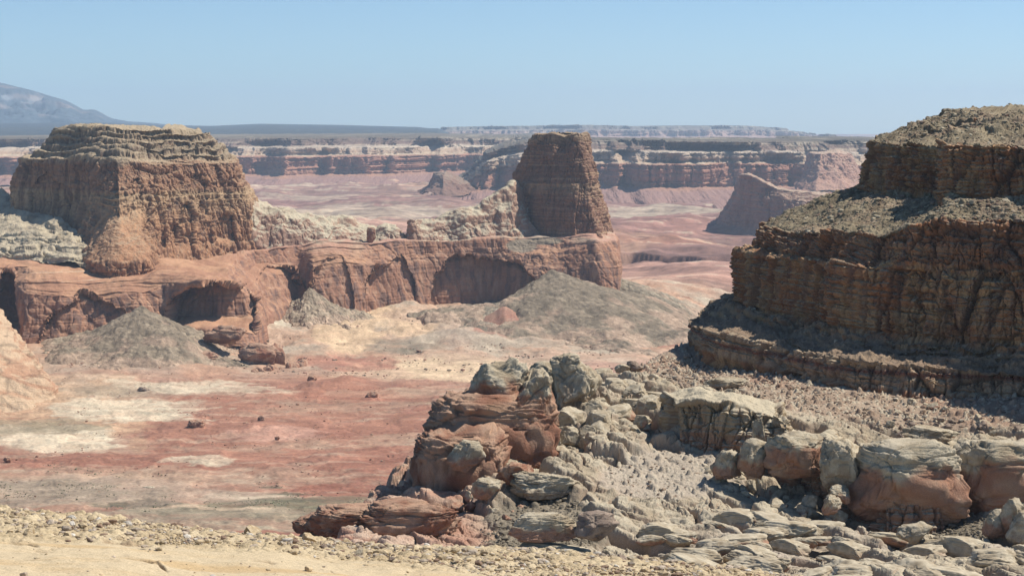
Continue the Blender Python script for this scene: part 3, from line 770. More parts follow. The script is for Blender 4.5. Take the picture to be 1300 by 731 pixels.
def build_far():
    # long terraced mesa beyond the tower ---------------------------------------
    def terr(name, label, pts, zb, seed, meander, stops, nu, kind='structure', cat=None, prof=None, sc=1.0, capc=None, mat='far'):
        prof = prof or [(0, -520, 6), (0.12, -150, 14), (0.17, 0, 16), (0.56, 30, 54), (0.60, 150, 12), (0.76, 180, 24), (0.80, 330, 12), (0.97, 365, 26), (1.0, 600, 10), (1.0, 6000, 1)]
        pts = np.array(pts, float)
        pr = np.concatenate([[0], np.cumsum(np.hypot(np.diff(pts[:, 0]), np.diff(pts[:, 1]) * 0.02))]); pr /= pr[-1]
        t = np.linspace(0, 1, nu)
        px = np.interp(t, pr, pts[:, 0]); Y = np.interp(t, pr, pts[:, 1]); pt = np.interp(t, pr, pts[:, 2])
        x = (px - CX) / F_PX * Y
        zt = P(px, pt, Y)[:, 2]
        def mm(sd, sc_): 
            v = fbm(np.stack([x / sc_, Y / sc_, 0 * x + sd], -1), 6, gain=0.55, seed=seed + sd)
            return np.abs(v) * 1.7 - 0.45
        base = mm(0, meander * 2.2)
        rows = []; cnt = []
        for i, (f, sb, n) in enumerate(prof):
            loc = base * meander + 0.25 * meander * mm(i + 1, meander * 0.7) * (0.3 + f)
            Yi = Y + loc + sb * sc * (1 + .8 * mm(i + 20, meander * 1.3))
            z = zb + (zt - zb) * f
            if f >= 1: Yi2 = Yi; 
            rows.append(np.stack([x, Yi, z + 0 * x], -1)); cnt.append(n)
        parts = []
        for i in range(len(rows) - 1):
            s = np.linspace(0, 1, cnt[i + 1], endpoint=False)[:, None, None]
            parts.append(rows[i] * (1 - s) + rows[i + 1] * s)
        parts.append(rows[-1][None])
        G = np.concatenate(parts, 0)
        G2, inf = cliffize(G, flute=14 * sc, flutes=70 * sc, strata=9 * sc, sth=16 * sc, fine=5 * sc, fines=40 * sc, seed=seed, steep_rng=(0.97, 0.6))
        z = G2[..., 2]
        h = (z - zb) / (zt - zb)[None, :]
        n1 = fbm(G2 / (160 * sc), 5, seed=seed + 9)
        c = pal(h + 0.03 * n1, stops)
        hb = hband(G2, 9 * sc, seed + 7, lat=80)
        st = inf['steep0']
        c = mix(c, CREAM * 1.05, 0.45 * sst(0.15, 0.6, hb + .4 * n1) * sst(0.5, 0.62, h))
        c = mix(c, c * 0.6, 0.6 * sst(-0.1, -0.6, hb) * sst(0.5, 0.62, h))
        c = mix(c, VARN * 2.2, 0.45 * st * sst(0.1, 0.6, vstreak(G2, 35 * sc, seed + 8)))
        o = loftobj(name, G2, mat, c)
        if kind: tag(o, label, kind=kind)
        else: tag(o, label, cat)
        return o
    st_red = [(0, (.30, .18, .15)), (.10, (.30, .18, .15)), (.16, (.40, .22, .145)), (.3, (.38, .19, .125)), (.56, (.36, .18, .12)), (.60, (.50, .39, .27)), (.66, (.40, .27, .18)),
              (.78, (.52, .43, .33)), (.84, (.20, .13, .10)), (.95, (.15, .11, .085)), (1.0, (.15, .13, .10))]
    terr('canyon_rim', None, [(560, 9900, 236), (585, 8900, 228), (600, 8500, 212), (618, 8350, 194), (640, 8300, 186), (665, 8300, 181), (760, 8400, 178), (850, 8200, 179), (930, 8300, 179), (1000, 8500, 179), (1105, 8400, 180), (1250, 8300, 180), (1400, 8400, 180)],
         -300, 301, 560, st_red, int(1500 * QUAL), prof=[(-.14, -900, 0), (0.10, -170, 16), (0.16, 0, 12), (0.56, 40, 46), (0.60, 130, 10), (0.78, 170, 26), (0.82, 290, 10), (0.97, 330, 26), (1.0, 520, 8), (1.0, 3000, 4)])
    terr('canyon_rim', None, [(-150, 10300, 176), (0, 10400, 176), (180, 10500, 176), (330, 10400, 175), (480, 10700, 174), (600, 11000, 175), (760, 11500, 176)],
         -300, 321, 800, st_red, int(1400 * QUAL), sc=1.3)
    # dark sloping country above the far rim, up to the skyline
    def slab(name, pts, Y0, py0, seed, col, lab=None, Yb=3000, crags=0.0, kind='structure', rough=40):
        pts = np.array(pts, float)
        nu = 900
        px = np.linspace(pts[0, 0], pts[-1, 0], nu)
        Yt = np.interp(px, pts[:, 0], pts[:, 1]); pt = np.interp(px, pts[:, 0], pts[:, 2])
        A = P(px, np.full(nu, py0), np.full(nu, Y0)); B = P(px, pt, Yt); Cb = P(px, pt + 2, Yt + Yb)
        n = 60
        s = np.linspace(0, 1, n, endpoint=False)[:, None, None]
        G = np.concatenate([A * (1 - s) + B * s, B + (Cb - B) * np.linspace(0, 1, 8)[:, None, None]], 0)
        d = fbm(G / (rough * np.array([25, 25, 4])), 5, gain=.6, seed=seed)
        env = np.concatenate([np.sin(np.linspace(0, 1, n) * 3.14), np.zeros(8)])[:, None]
        G[..., 2] += rough * d * env
        c = mix(col * 0.8, col * 1.25, sst(-.5, .5, d))
        return G, c
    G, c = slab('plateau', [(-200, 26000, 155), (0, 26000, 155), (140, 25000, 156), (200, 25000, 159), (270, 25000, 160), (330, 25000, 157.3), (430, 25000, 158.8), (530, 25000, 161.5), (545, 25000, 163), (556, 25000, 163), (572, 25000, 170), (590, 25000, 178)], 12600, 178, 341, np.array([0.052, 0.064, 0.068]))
    tag(loftobj('plateau', G, 'far', c), kind='structure')
    st_far = [(0, (.2, .17, .14)), (.3, (.25, .18, .14)), (.5, (.42, .27, .21)), (.7, (.40, .27, .21)), (.8, (.2, .17, .14)), (1, (.16, .15, .12))]
    terr('plateau', None, [(536, 24600, 178), (546, 24300, 167), (560, 23700, 162), (600, 24000, 161), (680, 24000, 160), (750, 24000, 159), (820, 24500, 161), (880, 24500, 160), (960, 25000, 160), (1003, 25500, 163), (1008, 25600, 166), (1040, 26000, 170), (1044, 26000, 175)],
         -250, 351, 700, st_far, 900, sc=2.2, prof=[(0, -900, 0), (0.3, -300, 12), (0.5, 0, 12), (0.78, 60, 30), (0.85, 260, 10), (1.0, 330, 20), (1.0, 2500, 4)])
    terr('far_butte', 'small flat blue butte on the skyline just left of the near cliff', [(1046, 22600, 178), (1050, 22000, 171), (1060, 22000, 171), (1066, 22000, 175), (1070, 22000, 178)], -160, 361, 60, st_far, 200, kind=None, cat='butte', sc=1.0,
         prof=[(0, -300, 0), (0.4, -50, 10), (0.9, 0, 20), (1.0, 40, 10), (1.0, 500, 3), (0, 900, 3)])
    terr('far_butte', 'longest of the low flat blue buttes on the skyline beside the near cliff', [(1074, 21000, 180), (1078, 20500, 175), (1095, 20500, 174), (1100, 20500, 177), (1130, 20800, 179)], -165, 371, 60, st_far, 200, kind=None, cat='butte', sc=1.0,
         prof=[(0, -300, 0), (0.4, -50, 10), (0.9, 0, 20), (1.0, 40, 10), (1.0, 500, 3), (0, 900, 3)])
    # mountain
    sky = [(-420, 128), (-300, 112), (-200, 98), (-120, 93), (-60, 97), (0, 105), (30, 112), (60, 121), (85, 128), (100, 136), (108, 141), (116, 138), (126, 141), (134, 147), (142, 151), (170, 155), (230, 159)]
    nu, nv = 500, 120
    px = np.linspace(-420, 230, nu); top = np.interp(px, [a for a, _ in sky], [b for _, b in sky])
    top = np.convolve(np.pad(top, 4, mode='edge'), np.ones(9) / 9, mode='valid')
    A = P(px, np.full(nu, 168.0), np.full(nu, 24000.0)); B = P(px, top, np.full(nu, 29000.0)); Cb = P(px, np.full(nu, 168.0), np.full(nu, 36000.0))
    s = np.linspace(0, 1, nv)[:, None, None] 
    G = np.concatenate([A * (1 - s) + B * s, B * (1 - s[1:]) + Cb * s[1:]], 0)
    G[:nv, :, 2] = A[:, 2] + (B[:, 2] - A[:, 2]) * (np.linspace(0, 1, nv)[:, None] ** 1.4)
    m = fbm(G / np.array([1500, 1500, 1e9]), 6, gain=.55, seed=381)
    ridge_ = (1 - np.abs(m) * 2.2)
    envv = np.concatenate([np.sin(np.linspace(0, 1, nv) * 3.14159), np.zeros(nv - 1)])[:, None]
    G[..., 2] += 230 * ridge_ * envv * np.clip((B[:, 2] - A[:, 2]) / 600, 0.1, 1)[None]
    G[..., 2] += 14 * fbm(G / np.array([500, 500, 1e9]), 4, seed=383)
    pxx, pyy = proj(G)
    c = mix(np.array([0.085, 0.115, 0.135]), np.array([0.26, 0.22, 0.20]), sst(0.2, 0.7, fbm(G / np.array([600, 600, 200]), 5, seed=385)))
    snow = ellip(pxx, pyy, 12, 123, 9, 5, .6, fbm(G / 250, 3, seed=386)) + 0.6 * ellip(pxx, pyy, 45, 128, 12, 4, .9, fbm(G / 250, 3, seed=387))
    c = mix(c, (0.8, 0.8, 0.8), np.clip(snow, 0, 1) * 0.22)
    tag(loftobj('mountain', G, 'far', c), kind='structure')

    # free-standing buttes on the far floor
    def S(col, Y): return [(a, b, Y + d) for a, b, d in col]
    def butte(name, label, cols, nu, rows, seed, cat='butte', sc=1.0, apron=True, su=4, dark=1.0):
        G = loft(cols, nu, rows, su=su, sv=2)
        G2, inf = cliffize(G, big=9 * sc, bigs=80 * sc, flute=6 * sc, flutes=34 * sc, strata=1.6 * sc, sth=10 * sc, fine=2.0 * sc, fines=15 * sc, seed=seed, steep_rng=(0.95, 0.6))
        n1 = fbm(G2 / (60 * sc), 5, seed=seed + 3); hb = hband(G2, 7 * sc, seed + 4)
        c = mix(np.array([0.36, 0.20, 0.145]), np.array([0.42, 0.25, 0.18]), sst(-.5, .5, n1))
        hz = (G2[..., 2] - G2[..., 2].min()) / np.ptp(G2[..., 2])
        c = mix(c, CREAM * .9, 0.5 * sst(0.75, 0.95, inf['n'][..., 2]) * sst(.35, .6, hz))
        c = mix(c, CREAM, 0.25 * sst(0.3, 0.7, hb))
        c = mix(c, VARN * 2, 0.4 * sst(0.1, 0.6, vstreak(G2, 18 * sc, seed + 6)) * inf['steep0'])
        c = c * dark
        o = loftobj(name, G2, 'far', c)
        tag(o, label, cat)
        return o
    butte('wedge_butte', 'red wedge-shaped butte on the far plain, its right shoulder sloping down', [
        S([(880, 294, 500), (905, 285, 500), (930, 250, 480), (945, 225, 470), (950, 222, 470)], 5500),
        S([(880, 293, 120), (915, 287, 160), (930, 250, 200), (938, 224, 230), (948, 222, 300)], 5500),
        S([(908, 298, 10), (926, 288, 60), (938, 250, 90), (943, 223, 110), (952, 221, 300)], 5500),
        S([(932, 303, -60), (943, 287, 0), (948, 250, 20), (950, 222, 40), (955, 221, 300)], 5500),
        S([(965, 305, -170), (964, 287, -90), (963, 250, -50), (964, 229, -20), (964, 227, 300)], 5500),
        S([(1000, 304, -280), (995, 288, -190), (992, 252, -130), (988, 240, -80), (985, 238, 340)], 5500),
        S([(1060, 303, -380), (1050, 286, -280), (1045, 258, -220), (1040, 247, -160), (1035, 245, 420)], 5500),
        S([(1150, 300, -450), (1130, 284, -350), (1125, 262, -300), (1110, 255, -240), (1100, 252, 520)], 5500),
        S([(1150, 290, 700), (1120, 280, 640), (1090, 262, 600), (1060, 248, 560), (1040, 243, 520)], 5500)], 420, [20, 60, 50, 10], 401, dark=.9)
    butte('mesa_remnant', 'small stepped mesa in front of the far canyon wall, right of the wedge butte', [
        S([(1010, 236, 300), (1018, 228, 300), (1022, 215, 280), (1026, 195, 270), (1030, 193, 270)], 8000),
        S([(1008, 240, 0), (1016, 228, 40), (1022, 214, 80), (1027, 194, 120), (1035, 192, 220)], 8000),
        S([(1035, 242, -180), (1038, 228, -80), (1040, 214, -20), (1042, 194, 50), (1045, 192, 200)], 8000),
        S([(1070, 242, -120), (1068, 228, -40), (1066, 214, 20), (1064, 193, 90), (1058, 191, 220)], 8000),
        S([(1108, 238, 60), (1100, 226, 100), (1090, 213, 140), (1080, 196, 190), (1070, 194, 260)], 8000),
        S([(1100, 238, 400), (1092, 226, 380), (1085, 213, 360), (1076, 196, 340), (1066, 194, 320)], 8000)], 200, [14, 24, 30, 8], 421, sc=1.1)
    butte('low_butte', 'low dark red knobbly butte on the plain left of the tower', [
        S([(530, 245, 300), (545, 238, 300), (552, 228, 280), (556, 222, 270), (560, 221, 270)], 8200),
        S([(536, 246, 0), (544, 239, 40), (552, 228, 80), (556, 223, 120), (562, 221, 220)], 8200),
        S([(560, 249, -150), (562, 240, -80), (562, 228, -20), (563, 220, 50), (566, 219, 200)], 8200),
        S([(585, 249, -120), (582, 240, -40), (580, 230, 20), (574, 223, 90), (572, 221, 220)], 8200),
        S([(612, 246, 60), (605, 240, 100), (598, 232, 140), (590, 229, 190), (585, 226, 260)], 8200),
        S([(600, 240, 400), (592, 236, 380), (585, 230, 360), (580, 227, 340), (576, 225, 320)], 8200)], 160, [12, 20, 20, 8], 431, sc=2.2, dark=.6)
# ================================================================== NEAR PROMONTORY (rock field below the cliff)
CTRL = [  # px, py, Y : ground of the rock field
    (870, 445, 628), (975, 470, 566), (1080, 492, 525), (1200, 502, 512), (1300, 505, 502), (1400, 515, 480), (1550, 540, 440),
    (840, 462, 610), (780, 478, 590), (760, 485, 560), (820, 490, 540), (930, 508, 500), (1000, 522, 488), (1100, 548, 470), (1200, 562, 462), (1300, 560, 455), (1450, 580, 430),
    (700, 505, 500), (740, 520, 480), (800, 530, 470), (860, 580, 440), (960, 612, 428), (1060, 645, 418), (1200, 668, 410), (1300, 655, 405), (1450, 680, 390),
    (640, 560, 450), (700, 580, 440), (780, 600, 430), (850, 630, 415), (950, 660, 400), (1050, 680, 390), (1180, 700, 380), (1300, 710, 370), (1450, 730, 360),
    (600, 610, 425), (640, 630, 415), (700, 650, 400), (760, 670, 390), (850, 690, 378), (950, 705, 368), (1050, 725, 355), (1200, 750, 340), (1350, 770, 330),
    (560, 645, 405), (600, 665, 392), (650, 680, 382), (500, 660, 395), (440, 665, 390), (390, 670, 386), (460, 680, 378), (550, 690, 370),
    (680, 700, 365), (800, 725, 350), (650, 760, 330), (450, 740, 330), (950, 790, 315), (1200, 840, 290), (300, 720, 350),
]
_c = np.array(CTRL, float)
_W = P(_c[:, 0], _c[:, 1], _c[:, 2])
def _rbf_fit(xy, z, s=60.0, lam=0.02):
    d = np.linalg.norm(xy[:, None] - xy[None], axis=-1)
    A = np.sqrt(d * d + s * s)
    n = len(xy)
    Pm = np.c_[np.ones(n), xy]
    M = np.zeros((n + 3, n + 3)); M[:n, :n] = A - lam * s * np.eye(n); M[:n, n:] = Pm; M[n:, :n] = Pm.T
    w = np.linalg.solve(M, np.r_[z, 0, 0, 0])
    return w
_RW = _rbf_fit(_W[:, :2], _W[:, 2], s=12.0, lam=0.05)
def prom_base(x, y):
    x = np.asarray(x, float); y = np.asarray(y, float)
    sh = x.shape; q = np.stack([x.ravel(), y.ravel()], -1)
    out = np.empty(len(q))
    for i in range(0, len(q), 100000):
        qq = q[i:i + 100000]
        d = np.sqrt(((qq[:, None] - _W[None, :, :2]) ** 2).sum(-1) + 12.0 ** 2)
        out[i:i + 100000] = d @ _RW[:-3] + _RW[-3] + qq @ _RW[-2:]
    return out.reshape(sh)
# left rim of the promontory in (px at ground level, Y): beyond it the ground falls to the valley
RIMY = [200, 300, 340, 372, 388, 398, 408, 425, 450, 480, 520, 560, 600, 640, 680, 760]
RIMP = [380, 330, 330, 345, 375, 450, 505, 550, 585, 650, 715, 745, 800, 872, 950, 1000]
def rim_drop(x, y):
    px = CX + F_PX * x / y
    rim = np.interp(y, RIMY, RIMP)
    out = (rim - px) / F_PX * y          # metres outside the rim
    return np.clip(out + 1.0, 0, None)

def build_field():
    nu = int(1150 * QUAL)
    us = np.concatenate([np.linspace(-0.19, -0.10, 60, endpoint=False), np.linspace(-0.10, 0.275, nu), np.linspace(0.276, 0.42, 60)])
    Ys = np.concatenate([np.geomspace(270, 335, 30, endpoint=False), np.geomspace(335, 640, int(880 * QUAL)), np.geomspace(643, 720, 20)])
    Y, U = np.meshgrid(Ys, us, indexing='ij')
    X = U * Y
    Z = prom_base(X, Y)
    px = CX + F_PX * U; _, py0 = proj(np.stack([X, Y, Z], -1))
    # zones
    talus = sst(8, 22, prom_wallline(X, Y))                       # between wall top and the cliff
    lowscree = ellip(px, py0, 690, 672, 75, 42, .25, fbm(np.stack([X / 12, Y / 12, 0 * X], -1), 3, seed=501))
    lowscree = np.maximum(lowscree, ellip(px, py0, 1235, 672, 55, 22, .3, 0 * X))
    gully = ellip(px, py0, 850, 605, 95, 32, .3, fbm(np.stack([X / 14, Y / 14, 0 * X], -1), 3, seed=502))
    loose = np.clip(talus + lowscree + gully * 0.9, 0, 1)
    rockn = 1 - loose
    # whale-backed slabs and knobs
    wx = X + 4.5 * fbm(np.stack([X / 16, Y / 16, 0 * X], -1), 3, seed=503); wy = Y + 4.5 * fbm(np.stack([X / 16, Y / 16, 0 * X + 5], -1), 3, seed=504)
    def blocks(sx, sy, seed, tilt, e=0.5, ang=0.35):
        """rounded tilted blocks: each rises towards the left and the viewer, then breaks off"""
        ca, sa = math.cos(ang), math.sin(ang)
        F1, F2, ID, DX, DY = tiles(np.stack([(wx * ca + wy * sa) / sx, (wy * ca - wx * sa) / sy], -1), seed)
        edge = np.clip((F2 - F1) / 0.30, 0, 1)
        t1 = (RND[ID] * 1.4 + .3) * tilt; t2 = (RND[(ID * 7 + 3) & 255] * 1.2) * tilt
        top = 0.75 + (RND[(ID * 3 + 11) & 255] - .4) * .9 - .45 * t1 * DX - .45 * t2 * DY - .35 * F1 ** 2
        return np.clip(top, 0, None) * (1 - (1 - edge) ** 2.6) ** e, ID, F2 - F1
    d1, ID1, e1 = blocks(23, 12, 1, 1.3, ang=-.55)
    d2, ID2, e2 = blocks(8.5, 5.5, 2, 1.1, ang=-.3)
    d3, ID3, e3 = blocks(3.1, 2.2, 3, .9, ang=.6)
    lump = sst(-0.35, 0.45, fbm(np.stack([X / 30, Y / 22, 0 * X], -1), 3, seed=506))
    lump2 = sst(-0.25, 0.35, fbm(np.stack([X / 22, Y / 18, 0 * X + 9], -1), 3, seed=516))
    boul = sst(620, 560, py0) * sst(930, 860, px)                 # zone of chunky boulders
    slab = sst(640, 668, py0)
    H = rockn * (3.2 * d1 + (0.25 + 1.6 * lump + 1.1 * boul) * d2 * 1.2 * (1 - .55 * slab) + (0.06 + 0.7 * boul + .5 * lump2) * d3 * (1 - .7 * slab)) - rockn * 3.4
    crk = np.exp(-(e1 / .05) ** 2) + .6 * np.exp(-(e2 / .06) ** 2) * (1 - .5 * slab)
    H -= rockn * 1.1 * crk
    jx = tiles(np.stack([wx / 4.2, wy / 2.6], -1), 8); H += rockn * .55 * (RND[jx[2]] - .5) - rockn * .35 * np.exp(-((jx[1] - jx[0]) / .05) ** 2)
    H += 0.55 * fbm(np.stack([X / 4, Y / 4, 0 * X], -1), 5, gain=.55, seed=507) * (0.4 + rockn)
    H += 2.2 * fbm(np.stack([X / 26, Y / 26, 0 * X], -1), 3, seed=508) * (0.3 + 0.7 * rockn)
    # bedding ledges in the slabs
    zz = Z + H
    bd = np.tanh(3 * fbm(np.stack([X / 40, Y / 40, (zz + 0.22 * X - 0.1 * Y) / 0.9], -1), 3, gain=.6, seed=509))
    H += rockn * 0.20 * bd
    # loose stones bedded in the talus
    F1, F2, ID = worley(np.stack([X / 1.0, Y / 1.3], -1), 2, seed=9)
    H += loose * np.sqrt(np.clip(1 - (F1 / .45) ** 2, 0, 1)) * .45 * (RND[ID] ** 2)
    F1b, _, IDb = worley(np.stack([X / 2.9, Y / 3.3], -1), 2, seed=10)
    H += loose * np.sqrt(np.clip(1 - (F1b / (.1 + .3 * RND[(IDb * 5 + 1) & 255])) ** 2, 0, 1)) * 1.1 * (RND[IDb] > 0.72)
    Z = Z + H
    # left flank: layered steps down to the valley
    dr = rim_drop(X, Y)
    fall = np.where(dr < 1, 0, (dr - 1) * 0.55 + np.clip(dr - 16, 0, None) * 1.1)
    fall = fall * (1 + .35 * fbm(np.stack([X / 18, Y / 18, 0 * X], -1), 3, seed=511))
    step = 5.0
    fs = fall / step; ff = fs - np.floor(fs)
    fall = (np.floor(fs) + sst(0.15, 0.9, ff)) * step * 0.6 + fall * 0.4
    Z = Z - fall
    G = np.stack([X, Y, np.maximum(Z, -330)], -1)
    n = gnorm(G); nz = np.abs(n[..., 2])
    nn = fbm(G / 9, 5, gain=.6, seed=512); nb = fbm(G / 35, 4, seed=513)
    px, py = proj(G)
    pale = mix(np.array([0.35, 0.285, 0.20]), np.array([0.475, 0.41, 0.305]), sst(-.5, .5, nn))
    pale = mix(pale, np.array([0.43, 0.36, 0.31]), 0.6 * sst(650, 710, py) * sst(-0.3, 0.5, nb))
    pale = mix(pale, np.array([0.40, 0.35, 0.25]), 0.5 * sst(0.2, 0.6, nn))
    redr = mix(np.array([0.38, 0.20, 0.14]), np.array([0.50, 0.36, 0.27]), sst(-.3, .5, fbm(np.stack([X / 60, Y / 60, (G[..., 2] + .2 * X) / 1.3], -1), 4, gain=.6, seed=514)))
    c = pale
    isred = np.clip(sst(660, 560, px + 40 * nb) * sst(535, 575, py + 15 * nb) + sst(0, 6, fall) * 0.9, 0, 1)
    c = mix(c, np.array([.27, .2, .15]), rockn * np.clip(crk, 0, 1) * .6)
    c = mix(c, redr, isred * 0.9)
    c = mix(c, np.array([0.40, 0.27, 0.20]), 0.4 * sst(0.6, 0.35, nz) * rockn)
    stal = mix(np.array([0.30, 0.215, 0.155]), np.array([0.39, 0.30, 0.22]), sst(-.4, .5, nn))
    stal = mix(stal, np.array([0.33, 0.19, 0.13]), 0.6 * sst(0.1, 0.6, nb))
    stal = mix(stal, PALE, 0.7 * (RND[ID] > .86))
    c = mix(c, stal, loose)
    c = mix(c, mix(SCREE * 0.85, SCREE * 1.1, sst(-.3, .3, nn)), lowscree)
    c = mix(c, np.array([0.45, 0.39, 0.31]), gully * 0.7 * (1 - lowscree))
    c = c * (1 + 0.12 * fbm(G / 1.5, 3, seed=515)[..., None])
    o = loftobj('rocky_slope', G, 'near', c)
    tag(o, kind='structure')
    return

# pale wall that runs through the rock field ------------------------------------
WALL = [  # foot px,py,Y   top px,py
    (862, 592, 446, 850, 500), (890, 596, 444, 885, 497), (935, 600, 440, 935, 508), (985, 608, 438, 985, 515),
    (1010, 640, 426, 1000, 540), (1060, 655, 420, 1045, 545), (1085, 668, 414, 1092, 575), (1120, 676, 404, 1120, 570),
    (1160, 678, 402, 1165, 563), (1205, 676, 404, 1203, 570), (1212, 672, 416, 1214, 572), (1260, 668, 416, 1262, 563),
    (1310, 662, 412, 1310, 570), (1400, 690, 400, 1400, 590), (1560, 740, 380, 1560, 630)]
_wl = P([w[3] for w in WALL], [w[4] for w in WALL], [w[2] + 10 for w in WALL])
def prom_wallline(x, y):
    """metres behind the top of the pale wall"""
    px = CX + F_PX * x / y
    yl = np.interp(px, [600, 720, 770] + [w[3] for w in WALL], [640, 600, 548, 500, 492, 488, 476, 468, 466, 464, 460, 458, 458, 456, 454, 452, 430, 400])
    return y - yl

def build_wall():
    cols = []
    for fx, fy, Y, tx, ty in WALL:
        mx = fx * 0.35 + tx * 0.65
        cols.append([(fx, fy + 14, Y - 2), (fx, fy, Y), (fx * .5 + tx * .5, fy * .5 + ty * .5, Y + 3), (mx, ty + 12, Y + 5), (tx, ty, Y + 12), (tx, ty - 1, Y + 22), (tx, ty + 30, Y + 34)])
    cols.insert(0, [(835, 600, 470), (835, 588, 472), (833, 560, 475), (833, 535, 478), (833, 515, 482), (835, 512, 492), (838, 545, 500)])
    G = loft(cols, int(900 * QUAL), [8, 70, 60, 30, 14, 10], su=7, sv=8, hidden=(len(cols) - 2,))
    G2, inf = cliffize(G, big=2.4, bigs=14, blk=1.5, bs=4.5, bh=.9, groove=0.5, panel=2.6, ps=9, patchy=.4, strata=0.3, sth=.9, flute=0.4, flutes=5, fine=0.3, fines=2.2, seed=531, steep_rng=(0.98, 0.6))
    px, py = proj(G2)
    nn = fbm(G2 / 8, 5, seed=533); st = inf['steep0']
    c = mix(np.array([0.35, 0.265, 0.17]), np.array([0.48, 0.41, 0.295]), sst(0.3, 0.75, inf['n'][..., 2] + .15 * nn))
    low = sst(-2, 3, (py - np.interp(px, [w[0] for w in WALL], [w[4] * 0.55 + w[1] * 0.45 for w in WALL])) * 0.2 + 3 * nn)
    c = mix(c, np.array([0.35, 0.19, 0.125]), low * 0.75 * sst(.9, .6, inf['n'][..., 2]))
    c = mix(c, VARN * 1.8, .4 * st * sst(.1, .6, vstreak(G2, 2.5, 535)))
    c = c * (1 + 0.12 * fbm(G2 / 1.2, 3, seed=515)[..., None])
    o = loftobj('rocky_outcrop', G2, 'near', c)
    tag(o, 'pale weathered rock wall with a red base winding through the rock field below the cliff', 'rock outcrop')

